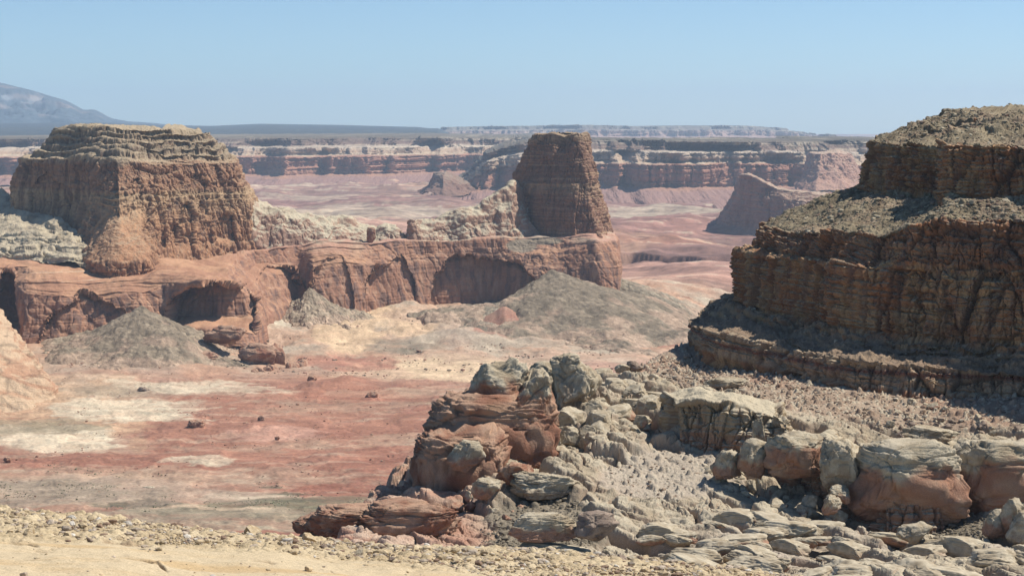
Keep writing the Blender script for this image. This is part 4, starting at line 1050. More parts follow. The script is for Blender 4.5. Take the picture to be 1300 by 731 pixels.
# ================================================================== NEAR CLIFF
def build_cliff():
    # levels: z and front line as (px, Y) per column, bottom to top
    def zc(z, l): return [(a, b, z) for a, b in l]
    pxs0 = [1150, 905, 868, 925, 1000, 1080, 1140, 1195, 1250, 1310, 1450, 1750]
    Lv = [
        (-84, [(1150, 780), (905, 690), (868, 626), (920, 582), (985, 556), (1080, 518), (1140, 512), (1195, 508), (1250, 503), (1310, 496), (1450, 455), (1750, 380)]),
        (-70, [(1150, 778), (905, 692), (871, 628), (922, 584), (987, 558), (1082, 521), (1142, 515), (1197, 511), (1252, 506), (1312, 499), (1450, 458), (1750, 382)]),
        (-64.6, [(1150, 778), (905, 694), (873, 631), (924, 587), (989, 561), (1083, 524), (1143, 518), (1198, 514), (1252, 509), (1312, 502), (1450, 461), (1750, 385)]),
        (-62, [(1150, 778), (925, 700), (905, 640), (955, 606), (1005, 580), (1090, 541), (1150, 532), (1205, 525), (1258, 520), (1316, 512), (1450, 470), (1750, 390)]),
        (-59, [(1150, 776), (955, 700), (934, 640), (968, 610), (1015, 585), (1098, 547), (1155, 537), (1208, 529), (1260, 524), (1318, 516), (1450, 474), (1750, 394)]),
        ('bed0', [(1150, 770), (957, 700), (940, 640), (975, 612), (1020, 588), (1100, 551), (1157, 542), (1210, 534), (1262, 529), (1320, 521), (1450, 480), (1750, 400)]),
        ('bed', [(1150, 768), (967, 700), (955, 645), (985, 612), (1027, 590), (1102, 553), (1159, 543), (1211, 535), (1263, 530), (1321, 522), (1450, 481), (1750, 401)]),
        ('tilt', [(1150, 760), (980, 705), (966, 650), (995, 618), (1035, 594), (1105, 560), (1162, 549), (1212, 541), (1265, 535), (1322, 527), (1450, 486), (1750, 406)]),
        (-22.3, [(1200, 750), (1105, 715), (1088, 662), (1105, 640), (1130, 622), (1150, 612), (1186, 600), (1198, 566), (1250, 556), (1310, 547), (1450, 515), (1750, 430)]),
        (-20.5, [(1200, 750), (1107, 715), (1090, 664), (1107, 643), (1132, 626), (1152, 616), (1186, 604), (1199, 569), (1252, 559), (1312, 550), (1450, 517), (1750, 432)]),
        (-5.2, [(1200, 750), (1118, 715), (1102, 667), (1115, 648), (1136, 632), (1155, 622), (1188, 610), (1200, 575), (1253, 565), (1313, 556), (1450, 521), (1750, 436)]),
        (2.5, [(1230, 745), (1190, 720), (1185, 690), (1190, 680), (1195, 672), (1205, 660), (1222, 650), (1236, 630), (1265, 615), (1325, 600), (1460, 560), (1750, 470)]),
        (5.0, [(1240, 745), (1215, 722), (1210, 695), (1212, 688), (1216, 680), (1222, 672), (1235, 665), (1245, 645), (1270, 632), (1330, 612), (1465, 572), (1750, 480)]),
        (5.6, [(1300, 740), (1300, 735), (1300, 730), (1300, 728), (1300, 726), (1305, 724), (1310, 722), (1315, 720), (1320, 710), (1380, 700), (1500, 660), (1750, 560)]),
    ]
    cols = []
    M = 12
    tl = [-33, -34.5, -34.5, -34, -33, -31, -29, -27, -26.5, -26, -25, -25]
    W = np.array([[((a - CX) / F_PX * b, b, tl[i] if z == 'tilt' else (-39 - 3.5 * max(0, 1 - i / 6) - (1 if z == 'bed0' else 0) if z in ('bed', 'bed0') else z)) for i, (a, b) in enumerate(l)] for z, l in Lv])   # K,M,3
    px_all = [sum(l[m][0] for _, l in Lv) / len(Lv) for m in range(M)]
    nu = int(1300 * QUAL)
    scr = np.abs(np.diff(px_all)); seg = np.linalg.norm(np.diff(W.mean(0), axis=0), axis=1)
    w = 0.5 * scr / scr.sum() + 0.5 * seg / seg.sum(); w[0] *= .15; w[-1] *= .15; w[-2] *= .6
    t = np.r_[0, np.cumsum(w)]; t /= t[-1]; tu = np.linspace(0, 1, nu)
    U = np.stack([np.stack([np.interp(tu, t, W[k, :, c]) for c in range(3)], -1) for k in range(len(W))])
    rows = [10, 40, 40, 14, 135, 8, 80, 95, 14, 100, 60, 30, 10]
    parts = []
    for k in range(len(U) - 1):
        s = np.linspace(0, 1, rows[k], endpoint=False)[:, None, None]
        parts.append(U[k] * (1 - s) + U[k + 1] * s)
    parts.append(U[-1][None])
    G = np.concatenate(parts, 0)
    G = smooth1(smooth1(G, 12, 1), 2, 0)
    rowid = np.concatenate([np.full(r, i) for i, r in enumerate(rows)] + [[len(rows) - 1]])
    # bed lines drift down to the right a little
    G[..., 2] += 0.5 * fbm(np.stack([G[..., 0] / 45, G[..., 1] / 45, 0 * G[..., 0]], -1), 3, seed=601)
    G = terrace(G, -64.5, -58.5, 1.5, 603, hard=(.4, .8), amt=.9, lat=14, wv=.9)
    G = terrace(G, -3.5, 5, 2.6, 604, hard=(.4, .8), amt=.6, lat=14, wv=.9)
    G2, inf = cliffize(G, big=3.2, bigs=22, blk=1.3, bs=4.6, bh=.8, groove=0.5, panel=2.3, ps=9.5, ptier=rowid[:, None] + 0 * G[..., 0], patchy=.6, strata=0.6, sth=1.2, flute=.7, flutes=5, rub=0.5, rubs=1.1, fine=0.45, fines=2.0, seed=602,
                       steep_rng=(0.93, 0.6))
    z = G2[..., 2]; st = inf['steep0']
    n1 = fbm(G2 / 9, 5, gain=.6, seed=605); vs = vstreak(G2, 2.6, 606); hb = hband(G2, 1.1, 607, lat=30); big = fbm(G2 / 22, 3, seed=608)
    rid = rowid[:, None] + 0 * z
    c = mix(np.array([0.38, 0.165, 0.075]), np.array([0.46, 0.265, 0.13]), sst(-.4, .5, n1 + .4 * big))
    c = mix(c, np.array([0.50, 0.35, 0.19]), 0.55 * sst(0.15, 0.6, hb + .3 * n1))
    c = mix(c, VARN * 1.5, 0.55 * sst(-0.05, 0.45, vs + .3 * big) * sst(-66, -50, z))
    rb = (rid == 6) * 1.0
    c = mix(c, np.array([0.24, 0.10, 0.065]), rb * .6 * sst(-.5, .3, n1))
    c = mix(c, np.array([0.42, 0.34, 0.24]), ((rid == 1) | (rid == 2)) * 0.6)
    band = np.exp(-((z + 67.2 + .4 * n1) / 0.8) ** 2)
    c = mix(c, np.array([0.16, 0.045, 0.035]), band * .8)
    c = mix(c, VARN, 0.5 * inf['crack'] * st)
    slope = 1 - st
    sc_ = mix(np.array([0.16, 0.125, 0.08]), np.array([0.265, 0.215, 0.14]), sst(-.4, .4, n1))
    sc_ = mix(sc_, np.array([0.33, 0.23, 0.16]), .5 * sst(.1, .6, big))
    sc_ = mix(sc_, PALE * .8, .3 * sst(.25, .6, fbm(G2 / 2.2, 3, seed=611)))
    sc_ = mix(sc_, np.array([0.27, 0.185, 0.13]), .65 * sst(-55, -58, z))
    c = mix(c, sc_, sst(.1, .7, slope) * np.where(rid == 5, .25, 1.0))
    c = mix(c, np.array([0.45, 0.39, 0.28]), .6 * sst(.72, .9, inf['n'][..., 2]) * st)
    c = c * (1 + 0.12 * fbm(G2 / .9, 3, seed=615)[..., None])
    root = empty('cliff', (130, 540, -70))
    tag(root, 'huge shaded reddish-brown terraced cliff with rubble ledges filling the right side', 'cliff')
    cum = np.r_[0, np.cumsum(rows)]
    def part(name, a, b):
        lo, hi = cum[a], (cum[b] + 1 if b < len(rows) else len(G2))
        loftobj(name, G2[lo:hi] - np.array(root.location), 'cliff', c[lo:hi], root)
    part('base_layer', 0, 3); part('rubble_ledge', 3, 4); part('main_wall', 4, 5); part('upper_band', 5, 7)
    part('rubble_slope', 7, 9); part('cap_cliff', 9, 10); part('cap_slope', 10, 13)
    # loose rubble lying on the ledges
    sel = (slope > 0.6) & (rid >= 3)
    pts = G2[sel]
    return pts

# ================================================================== BOULDERS
def ico(sub):
    import bmesh
    bm = bmesh.new(); bmesh.ops.create_icosphere(bm, subdivisions=sub, radius=1.0)
    bm.verts.ensure_lookup_table()
    v = np.array([x.co[:] for x in bm.verts]); f = np.array([[q.index for q in p.verts] for p in bm.faces]); bm.free()
    return v, f
ICO = {s: ico(s) for s in (1, 2, 3, 4, 5, 6)}

def rock_shape(seed, sub=4, scale=(1, 1, 1), cuts=9, lo=.55, hi=.88, amp=.10, fr=1.6, strata=0.0, square=0.75, crackn=0.0, sth=.18):
    r = np.random.RandomState(seed)
    v, f = ICO[sub]
    v = v.copy()
    p = np.sign(v) * np.abs(v) ** square
    p /= np.linalg.norm(p, axis=1)[:, None] ** 0.35
    for _ in range(cuts + 3):
        n = r.normal(size=3); n[2] *= .7; n /= np.linalg.norm(n)
        d = r.uniform(lo, hi)
        e = p @ n - d
        p = p - np.where(e > 0, e, 0)[:, None] * n[None] * 0.93
    p = p - (p.max(0) + p.min(0)) / 2; p = p / np.abs(p).max(0)
    nrm = p / (np.linalg.norm(p, axis=1)[:, None] + 1e-6)
    d = amp * fbm(p * fr + seed, 5, gain=.55, seed=seed % 40)
    if crackn:
        for sc, am, sq in ((1.7, 1.0, 1.5), (4.3, .38, 2.4)):
            F1, F2, ID = worley(p * np.array([sc, sc, sc * sq]) + seed * .53, 3)
            d = d + crackn * am * ((RND[ID] - .5) * 1.1 - .5 * np.exp(-((F2 - F1) / .06) ** 2))
    if strata:
        z = (p[:, 2] * 1.0 + .12 * p[:, 0] + .05 * r.normal() * p[:, 1]) / sth
        d = d + strata * np.tanh(3 * fbm(np.stack([p[:, 0] * .4, p[:, 1] * .4, z], -1), 2, seed=seed % 37))
    p = p + nrm * d[:, None]
    p = p * np.array(scale)
    return p, f

def rock_col(p, kind, seed):
    n = fbm(p * 2.2 + seed, 4, seed=seed % 31)
    rel = p[:, 2] / (np.abs(p[:, 2]).max() + 1e-6)
    pale0, pale1 = np.array([0.34, 0.275, 0.19]), np.array([0.47, 0.405, 0.30])
    c = mix(pale0, pale1, sst(-.4, .4, n))
    if kind == 'pale': c = mix(c, np.array([0.40, 0.28, 0.2]), .5 * sst(0.1, -0.6, rel + .4 * n))
    if kind == 'mixed': c = mix(c, np.array([0.37, 0.20, 0.135]), .85 * sst(0.15, -0.25, rel + .5 * n))
    if kind == 'rusty': c = mix(c, mix(np.array([0.33, 0.165, 0.105]), np.array([0.40, 0.25, 0.17]), sst(-.3, .5, n)), .92 * sst(0.5, 0.2, rel + .35 * n))
    if kind == 'red': c = mix(np.array([0.26, 0.125, 0.08]), np.array([0.40, 0.255, 0.175]), sst(-.3, .5, n + .3 * rel))
    if kind == 'dark': c = mix(np.array([0.20, 0.15, 0.12]), np.array([0.34, 0.26, 0.2]), sst(-.4, .4, n))
    if kind == 'yellow': c = mix(np.array([0.40, 0.29, 0.17]), np.array([0.55, 0.44, 0.29]), sst(-.4, .4, n))
    return c * (1 + .12 * fbm(p * 9, 2, seed=3)[:, None])

def place(o, px, py, Y, rz=0, rx=0, s=1.0):
    o.location = P(px, py, Y); o.rotation_euler = (rx, 0, rz); o.scale = (s, s, s)

def ground_at(px, Y, fn):
    x = (px - CX) / F_PX * Y
    return x, Y, float(fn(np.array([x]), np.array([Y]))[0])

def big_rock(name, label, cat, px, py, Y, size, kind, seed, rz=0, rx=0, sub=5, group=None, **kw):
    """px,py centre of the rock; size = half extents in metres"""
    p, f = rock_shape(seed, sub, size, **kw)
    c = rock_col(p / max(size), kind, seed)
    o = make_obj(name, p, f, MAT['near'] if Y < 1500 else MAT['mid'], c)
    place(o, px, py, Y, rz, rx)
    tag(o, label, cat, group)
    return o

def build_boulders():
    R = np.random.RandomState(5)
    # the two great knobs and their neighbours at the end of the promontory
    K = [
        ('rock_dome', 'tall pale rock dome with red lower side at the left end of the rock field', 'rock dome', 636, 502, 444, (8.0, 7.5, 8.8), 'rusty', 11, .3, 0),
        ('rock_dome', 'squat dome right of the leftmost tall dome, split from it by a dark crack', 'rock dome', 672, 516, 442, (7.6, 7, 9.0), 'rusty', 12, 1.2, 0),
        ('rock_dome', 'pale rounded dome of rock with a notched top, right of the dark gap', 'rock dome', 735, 487, 476, (7.0, 7, 7.4), 'pale', 13, .2, 0),
        ('rock_dome', 'low pale shoulder of rock in front of the gap, left of the notched dome', 'rock dome', 700, 487, 484, (5.0, 5, 5.6), 'pale', 14, .9, 0),
        ('rock_dome', 'pale knob capping the top of the notched dome', 'rock dome', 724, 466, 475, (3.4, 3.4, 3.2), 'pale', 15, 2.2, 0),
        ('rock_outcrop', 'dark layered red rock mass carrying the tall knobs at the rim', 'rock outcrop', 622, 556, 440, (16, 11, 11), 'red', 16, .25, 0),
        ('rock_outcrop', 'lower dark red layered rock mass dropping to the valley at the rim', 'rock outcrop', 588, 596, 428, (11.5, 10, 10.5), 'red', 17, .1, 0),
        ('rock_dome', 'pale domed boulder capping the lower red mass at the rim', 'boulder', 592, 578, 418, (4.6, 4, 3.4), 'mixed', 18, .6, 0),
        ('flat_boulder', 'tilted red and cream banded slab above the brown scree', 'boulder', 652, 600, 414, (4.6, 3.6, 2.6), 'red', 19, .5, -.1),
        ('flat_boulder', 'big pale crossbedded slab with a pink lower edge right of the red banded slab', 'boulder', 690, 614, 412, (7.5, 5, 3.0), 'pale', 20, .4, 0),
        ('boulder', 'round boulder with wavy red and cream layers below the tilted banded slab', 'boulder', 617, 620, 405, (3.6, 3.2, 2.2), 'mixed', 21, 1.4, 0),
        ('flat_boulder', 'dark red pointed slab at the lowest left tip of the rock field', 'boulder', 402, 662, 388, (5.0, 4, 2.2), 'red', 22, .5, 0),
        ('flat_boulder', 'orange and grey rounded slab right of the dark red tip slab', 'boulder', 448, 662, 384, (8.5, 6, 3.4), 'red', 23, .1, 0),
        ('flat_boulder', 'broad cream and pink whorled slab on the low left end', 'boulder', 520, 664, 384, (11.0, 7, 4.8), 'red', 24, .15, 0),
        ('boulder', 'wavy pink whaleback boulder touching the gravel ledge below the brown scree', 'boulder', 690, 667, 366, (7.0, 4, 2.6), 'mixed', 25, .1, 0),
        ('boulder', 'dark undercut boulder left of the wavy pink whaleback', 'boulder', 752, 668, 362, (4.5, 3.4, 2.8), 'dark', 26, .5, 0),
        ('rock_block', 'massive block with a wedge-shaped notch in its rusty red face below the cliff', 'rock block', 1150, 614, 412, (13.0, 8, 9.6), 'rusty', 27, .2, 0),
        ('rock_block', 'smooth flat-topped shaded rock block right of the massive notched block', 'rock block', 1262, 606, 420, (11.5, 8, 8.4), 'rusty', 28, .1, 0),
        ('boulder', 'pale split block with orange face in the shade left of the big notched block', 'boulder', 1010, 577, 420, (7.0, 5.4, 5.2), 'rusty', 29, .3, 0),
        ('boulder', 'cracked upright orange-sided boulder below the pale wall', 'boulder', 957, 582, 422, (3.8, 3.4, 4.4), 'mixed', 30, .6, 0),
        ('boulder', 'lower orange-sided boulder left of the cracked upright one', 'boulder', 920, 590, 424, (3.4, 3.0, 3.4), 'mixed', 31, .9, 0),
        ('boulder', 'slender pale rock finger leaning on the wall', 'boulder', 962, 548, 434, (1.5, 1.5, 3.6), 'pale', 32, .2, .1),
        ('boulder', 'long pale boulder hanging below the massive notched block on its left', 'boulder', 1062, 595, 414, (4.6, 4, 6.4), 'pale', 33, .2, 0),
        ('boulder', 'lower of two round brown boulders at the left foot of the notched block', 'boulder', 1056, 640, 404, (2.3, 2.1, 2.2), 'mixed', 34, .2, 0),
        ('boulder', 'upper of two round brown boulders at the left foot of the notched block', 'boulder', 1068, 627, 408, (2.5, 2.2, 2.0), 'mixed', 35, 1.2, 0),
        ('flat_boulder', 'leaning stack of thin brown slabs in front of the notched block', 'boulder', 1160, 676, 388, (4.2, 2.2, 2.2), 'pale', 36, .3, .3),
        ('boulder', 'leftmost of three pale upright boulders at the right edge of the rock field', 'boulder', 1264, 664, 390, (2.6, 2.4, 3.0), 'mixed', 37, .1, 0),
        ('boulder', 'tall banded boulder at the right edge behind the pale cracked one', 'boulder', 1287, 655, 388, (2.2, 2.4, 3.8), 'mixed', 38, .7, 0),
        ('boulder', 'large rounded pale boulder cut by the right edge of the picture', 'boulder', 1302, 672, 384, (3.4, 3.0, 3.4), 'pale', 39, .7, 0),
        ('flat_boulder', 'pale flat slab lying at the shadow edge below the cliff', 'boulder', 1180, 552, 452, (7.5, 4, 2.2), 'pale', 40, .15, 0),
        ('flat_boulder', 'white tilted slab lying on the brown talus above the wall', 'boulder', 920, 486, 525, (6.5, 4, 1.6), 'pale', 41, .2, 0),
        ('boulder', 'dark brown boulder on the rim skyline below the cliff nose', 'boulder', 806, 466, 590, (2.8, 2.4, 2.0), 'dark', 42, .2, 0),
        ('boulder', 'flat pale boulder on the rim skyline left of the dark brown one', 'boulder', 790, 468, 588, (2.6, 2.4, 1.4), 'pale', 43, .2, 0),
    ]
    for nm, lab, cat, px, py, Y, sz, kd, sd, rz, rx in K:
        blocky = sd in (27, 28, 29, 16, 17)
        big_rock(nm, lab, cat, px, py, Y, sz, kd, sd, rz, rx, sub=6 if max(sz) > 6 else 5, cuts=8 if blocky else 14, lo=.78 if blocky else .6, hi=.97 if blocky else .9,
                 amp=.06 if blocky else .08, fr=2.4, strata=.012 if kd != 'red' else .026, crackn=.13, sth=.10 if kd != 'red' else .05, square=.45 if blocky else .62)
    # whaleback slabs across the bottom of the rock field (named by place)
    # boulder field: a dozen shapes copied with obj.copy()
    protos = {}
    for kd, nm in (('pale', 'boulder'), ('mixed', 'boulder'), ('red', 'boulder'), ('dark', 'boulder'), ('slab', 'flat_boulder'), ('block', 'boulder')):
        protos[kd] = []
        for i in range(5):
            sc = (1, R.uniform(.7, .95), R.uniform(.6, .95))
            if kd == 'slab': sc = (1, R.uniform(.55, .75), R.uniform(.30, .42))
            big = kd in ('slab', 'block')
            p, f = rock_shape(100 + i + 10 * len(protos), 4, sc, cuts=14, lo=.6 if big else .5, hi=.95 if big else .85, amp=.05, strata=.012, crackn=.09 if big else .10) if not big else rock_shape(170 + i, 5, sc, cuts=12, lo=.62, hi=.93, amp=.05, strata=.02, crackn=.10, square=.6)
            o = make_obj(nm, p, f, MAT['near'], rock_col(p, 'mixed' if (big and i % 2) else ('pale' if big else kd), 50 + i))
            protos[kd].append([o, False])
    def drop(kd, px, Y, s, fn, label, group, sink=.25):
        e = protos[kd][R.randint(5)]
        o = e[0] if not e[1] else e[0].copy()
        if e[1]: COL.objects.link(o)
        e[1] = True
        x = (px - CX) / F_PX * Y
        z = float(fn(np.array([x]), np.array([Y]))[0])
        o.location = (x, Y, z + s * (.5 - sink)); o.rotation_euler = (R.normal() * .15, R.normal() * .15, R.uniform(0, 6.28)); o.scale = (s, s, s * R.uniform(.8, 1.2))
        if kd == 'slab': o.rotation_euler = (R.normal() * .08 - .12, R.normal() * .08, -.5 + R.normal() * .35)
        tag(o, label, 'boulder' if kd == 'slab' else 'boulder', group)
    base = lambda x, y: prom_base(x, y) - 0.4
    def region(n, poly, smin, smax, kinds, label, group, sink=.25):
        poly = np.array(poly, float)
        k = 0
        while k < n:
            px = R.uniform(poly[:, 0].min(), poly[:, 0].max()); Y = R.uniform(poly[:, 1].min(), poly[:, 1].max())
            ins = False; j = len(poly) - 1
            for i in range(len(poly)):
                if (poly[i, 1] > Y) != (poly[j, 1] > Y) and px < (poly[j, 0] - poly[i, 0]) * (Y - poly[i, 1]) / (poly[j, 1] - poly[i, 1]) + poly[i, 0]: ins = not ins
                j = i
            if not ins: continue
            s = smin * (smax / smin) ** (R.rand() ** 1.6)
            drop(kinds[R.randint(len(kinds))], px, Y, s, base, label, group, sink); k += 1
    region(120, [(660, 455), (690, 500), (745, 560), (830, 560), (850, 470), (800, 445), (700, 440)], 1.0, 3.6, ['pale', 'pale', 'pale', 'mixed'],
           'pale rounded boulder among the jumbled boulders between the knobs and the pale wall', 'jumbled pale boulders')
    region(60, [(640, 452), (690, 500), (745, 560), (800, 550), (850, 480), (800, 445), (700, 430)], 2.0, 4.8, ['block'],
           'large fractured pale block in the jumble between the domes and the pale wall', 'large blocks of the jumble', sink=.1)
    region(70, [(700, 372), (800, 385), (900, 400), (1060, 405), (1200, 395), (1330, 385), (1330, 335), (1100, 330), (900, 345), (780, 352), (700, 360)], 3.0, 8.0, ['slab'],
           'pale whaleback boulder among the overlapping flat boulders above the gravel ledge', 'overlapping pale flat boulders', sink=.42)
    region(26, [(760, 560), (850, 520), (960, 500), (930, 515), (830, 590)], 0.9, 2.6, ['pale', 'dark'],
           'small boulder on the brown talus above the pale wall', 'boulders on the talus')
    region(34, [(870, 425), (1080, 400), (1075, 412), (890, 440)], 1.0, 2.8, ['pale', 'mixed'],
           'small boulder at the foot of the pale wall', 'boulders at the foot of the wall')
    region(30, [(1085, 385), (1330, 380), (1320, 400), (1090, 400)], 0.7, 1.9, ['pale', 'mixed', 'dark'],
           'small boulder in the shade in front of the big rock blocks', 'boulders before the rock blocks')
    region(30, [(1100, 470), (1330, 455), (1330, 500), (1150, 505)], 0.8, 2.3, ['pale', 'mixed', 'dark'],
           'boulder on the slope between the cliff shadow and the big rock blocks', 'boulders under the cliff')
    region(24, [(560, 405), (640, 440), (700, 420), (640, 395)], 0.9, 2.6, ['red', 'mixed', 'pale'],
           'reddish boulder below the tall knobs at the rim', 'reddish boulders at the rim')
    for kd in protos:
        for o, used in protos[kd]:
            if not used: bpy.data.objects.remove(o)
    # lone rocks out on the valley floor
    V = [
        ('boulder', 'lone dark red boulder casting a shadow on the red valley floor', 'boulder', 245, 545, (11, 10, 9.5), 71),
        ('boulder', 'upright rock at the top of the small red rubble heap on the valley floor', 'boulder', 329, 536, (5.5, 5, 7), 72),
        ('boulder', 'low broken rock on the left of the red rubble heap', 'boulder', 310, 541, (6, 5, 4), 73),
        ('boulder', 'rounded rock at the right foot of the red rubble heap', 'boulder', 349, 558, (3.5, 3, 3), 74),
        ('rock_cluster', 'lone cluster of three red pinnacles right of centre on the valley floor', 'rock cluster', 471, 504, (10, 8, 6.5), 75),
        ('boulder', 'dark jagged rock on a red mound beside the row of buttresses', 'boulder', 394, 485, (8, 7, 8.5), 76),
        ('boulder', 'small pink boulder at the left edge of the valley floor', 'boulder', 2, 587, (5, 4, 4), 77),
        ('boulder', 'dark flat rock beside the pale patch below the slickrock dome', 'boulder', 178, 500, (11, 6, 3.5), 78),
        ('boulder', 'dark boulder on the tan apron left of the scree cone', 'boulder', 123, 438, (7, 6, 4.5), 79),
        ('boulder', 'flat white slab near the bottom of the valley floor', 'boulder', 184, 622, (8, 6, 1.6), 80)]
    for nm, lab, cat, px, py, sz, sd in V:
        sz = tuple(a * .72 for a in sz)
        Yc = 300 * F_PX / (py - 160.0 + 2)
        kd = 'red' if sd not in (78, 80) else ('dark' if sd == 78 else 'pale')
        x = (px - CX) / F_PX * Yc
        p, f = rock_shape(sd, 5, sz, cuts=9, amp=.16, crackn=.10, strata=.05)
        col = rock_col(p / max(sz), kd, sd) * 1.15
        o = make_obj(nm, p, f, MAT['mid'], col)
        o.location = (x, Yc, float(ground_z(x, Yc)) + sz[2] * .45)
        tag(o, lab, cat)
    # row of short buttresses at the foot of the bench spur
    pr = []
    for i in range(3):
        p, f = rock_shape(140 + i, 4, (6, 7, 12), cuts=6, lo=.6, hi=.9, amp=.14, crackn=.06)
        pr.append(make_obj('rock_buttress', p, f, MAT['mid'], rock_col(p / 12, 'red', 90 + i) * 1.1))
    spots = [(322 + i * 7.2 + R.normal() * 1.5, 478 - i * 0.9 + R.normal() * 1.2) for i in range(10)]
    for i, (px, py) in enumerate(spots):
        o = pr[i] if i < 3 else pr[i % 3].copy()
        if i >= 3: COL.objects.link(o)
        Yc = 2300 + 8 * i
        o.location = P(px, py, Yc); s = R.uniform(.7, 1.15); o.scale = (s, s, s); o.rotation_euler = (0, R.normal() * .1, R.uniform(0, 6))
        tag(o, 'short red rock buttress in the row at the foot of the bench', 'rock buttress', 'row of short buttresses')
    for px, py, Y, sz, sd, lab in ((285, 425, 2400, (26, 16, 13), 151, 'tan ledge of rock just below the dark alcove'),
                                   (325, 452, 2360, (24, 16, 16), 152, 'cracked red rock outcrop above the row of short buttresses'),
                                   (262, 457, 2340, (15, 12, 11), 153, 'squat red rock outcrop right of the scree cone foot'),
                                   (352, 455, 2385, (9, 12, 18), 154, 'narrow red rock column right of the cracked outcrop'),
                                   (868, 392, 3150, (24, 20, 20), 155, 'rounded red rock knobs on the valley side just left of the near cliff'),
                                   (832, 388, 3050, (32, 26, 16), 156, 'pink rounded outcrop beyond the tall scree cone'),
                                   (640, 302, 2950, (5, 5, 5), 157, 'small dark rock on the bench top below the pale ridge'),
                                   (471, 299, 2880, (7, 6, 13), 158, 'small dark pinnacle between the mesa ridge and the gap'),
                                   ):
        o = big_rock('rock_outcrop', lab, 'rock outcrop', px, py, Y, sz, 'red', sd, .2, 0, sub=5, amp=.13, crackn=.10, strata=.06, cuts=8, square=.6)

def scatter(name, pts, sizes, protos, mat, cols, seed, label=None, kind='stuff', flat=.7):
    R = np.random.RandomState(seed)
    VV, FF, CC = [], [], []
    off = 0
    idx = R.randint(len(protos), size=len(pts))
    for k, (v, f) in enumerate(protos):
        m = idx == k
        if not m.any(): continue
        p = pts[m]; s = sizes[m]; n = len(p)
        a = R.uniform(0, 6.283, n); ca, sa = np.cos(a), np.sin(a)
        x = v[None, :, 0] * ca[:, None] - v[None, :, 1] * sa[:, None]
        y = v[None, :, 0] * sa[:, None] + v[None, :, 1] * ca[:, None]
        z = np.repeat(v[None, :, 2] * flat, n, 0)
        V = np.stack([x, y, z], -1) * s[:, None, None] + p[:, None]
        c = cols[m]
        VV.append(V.reshape(-1, 3)); FF.append((f[None] + (np.arange(n) * len(v))[:, None, None] + off).reshape(-1, 3))
        CC.append(np.repeat(c, len(v), 0))
        off += n * len(v)
    o = make_obj(name, np.concatenate(VV), np.concatenate(FF), MAT[mat], np.concatenate(CC), smooth=False)
    tag(o, kind=kind, label=label)
    return o

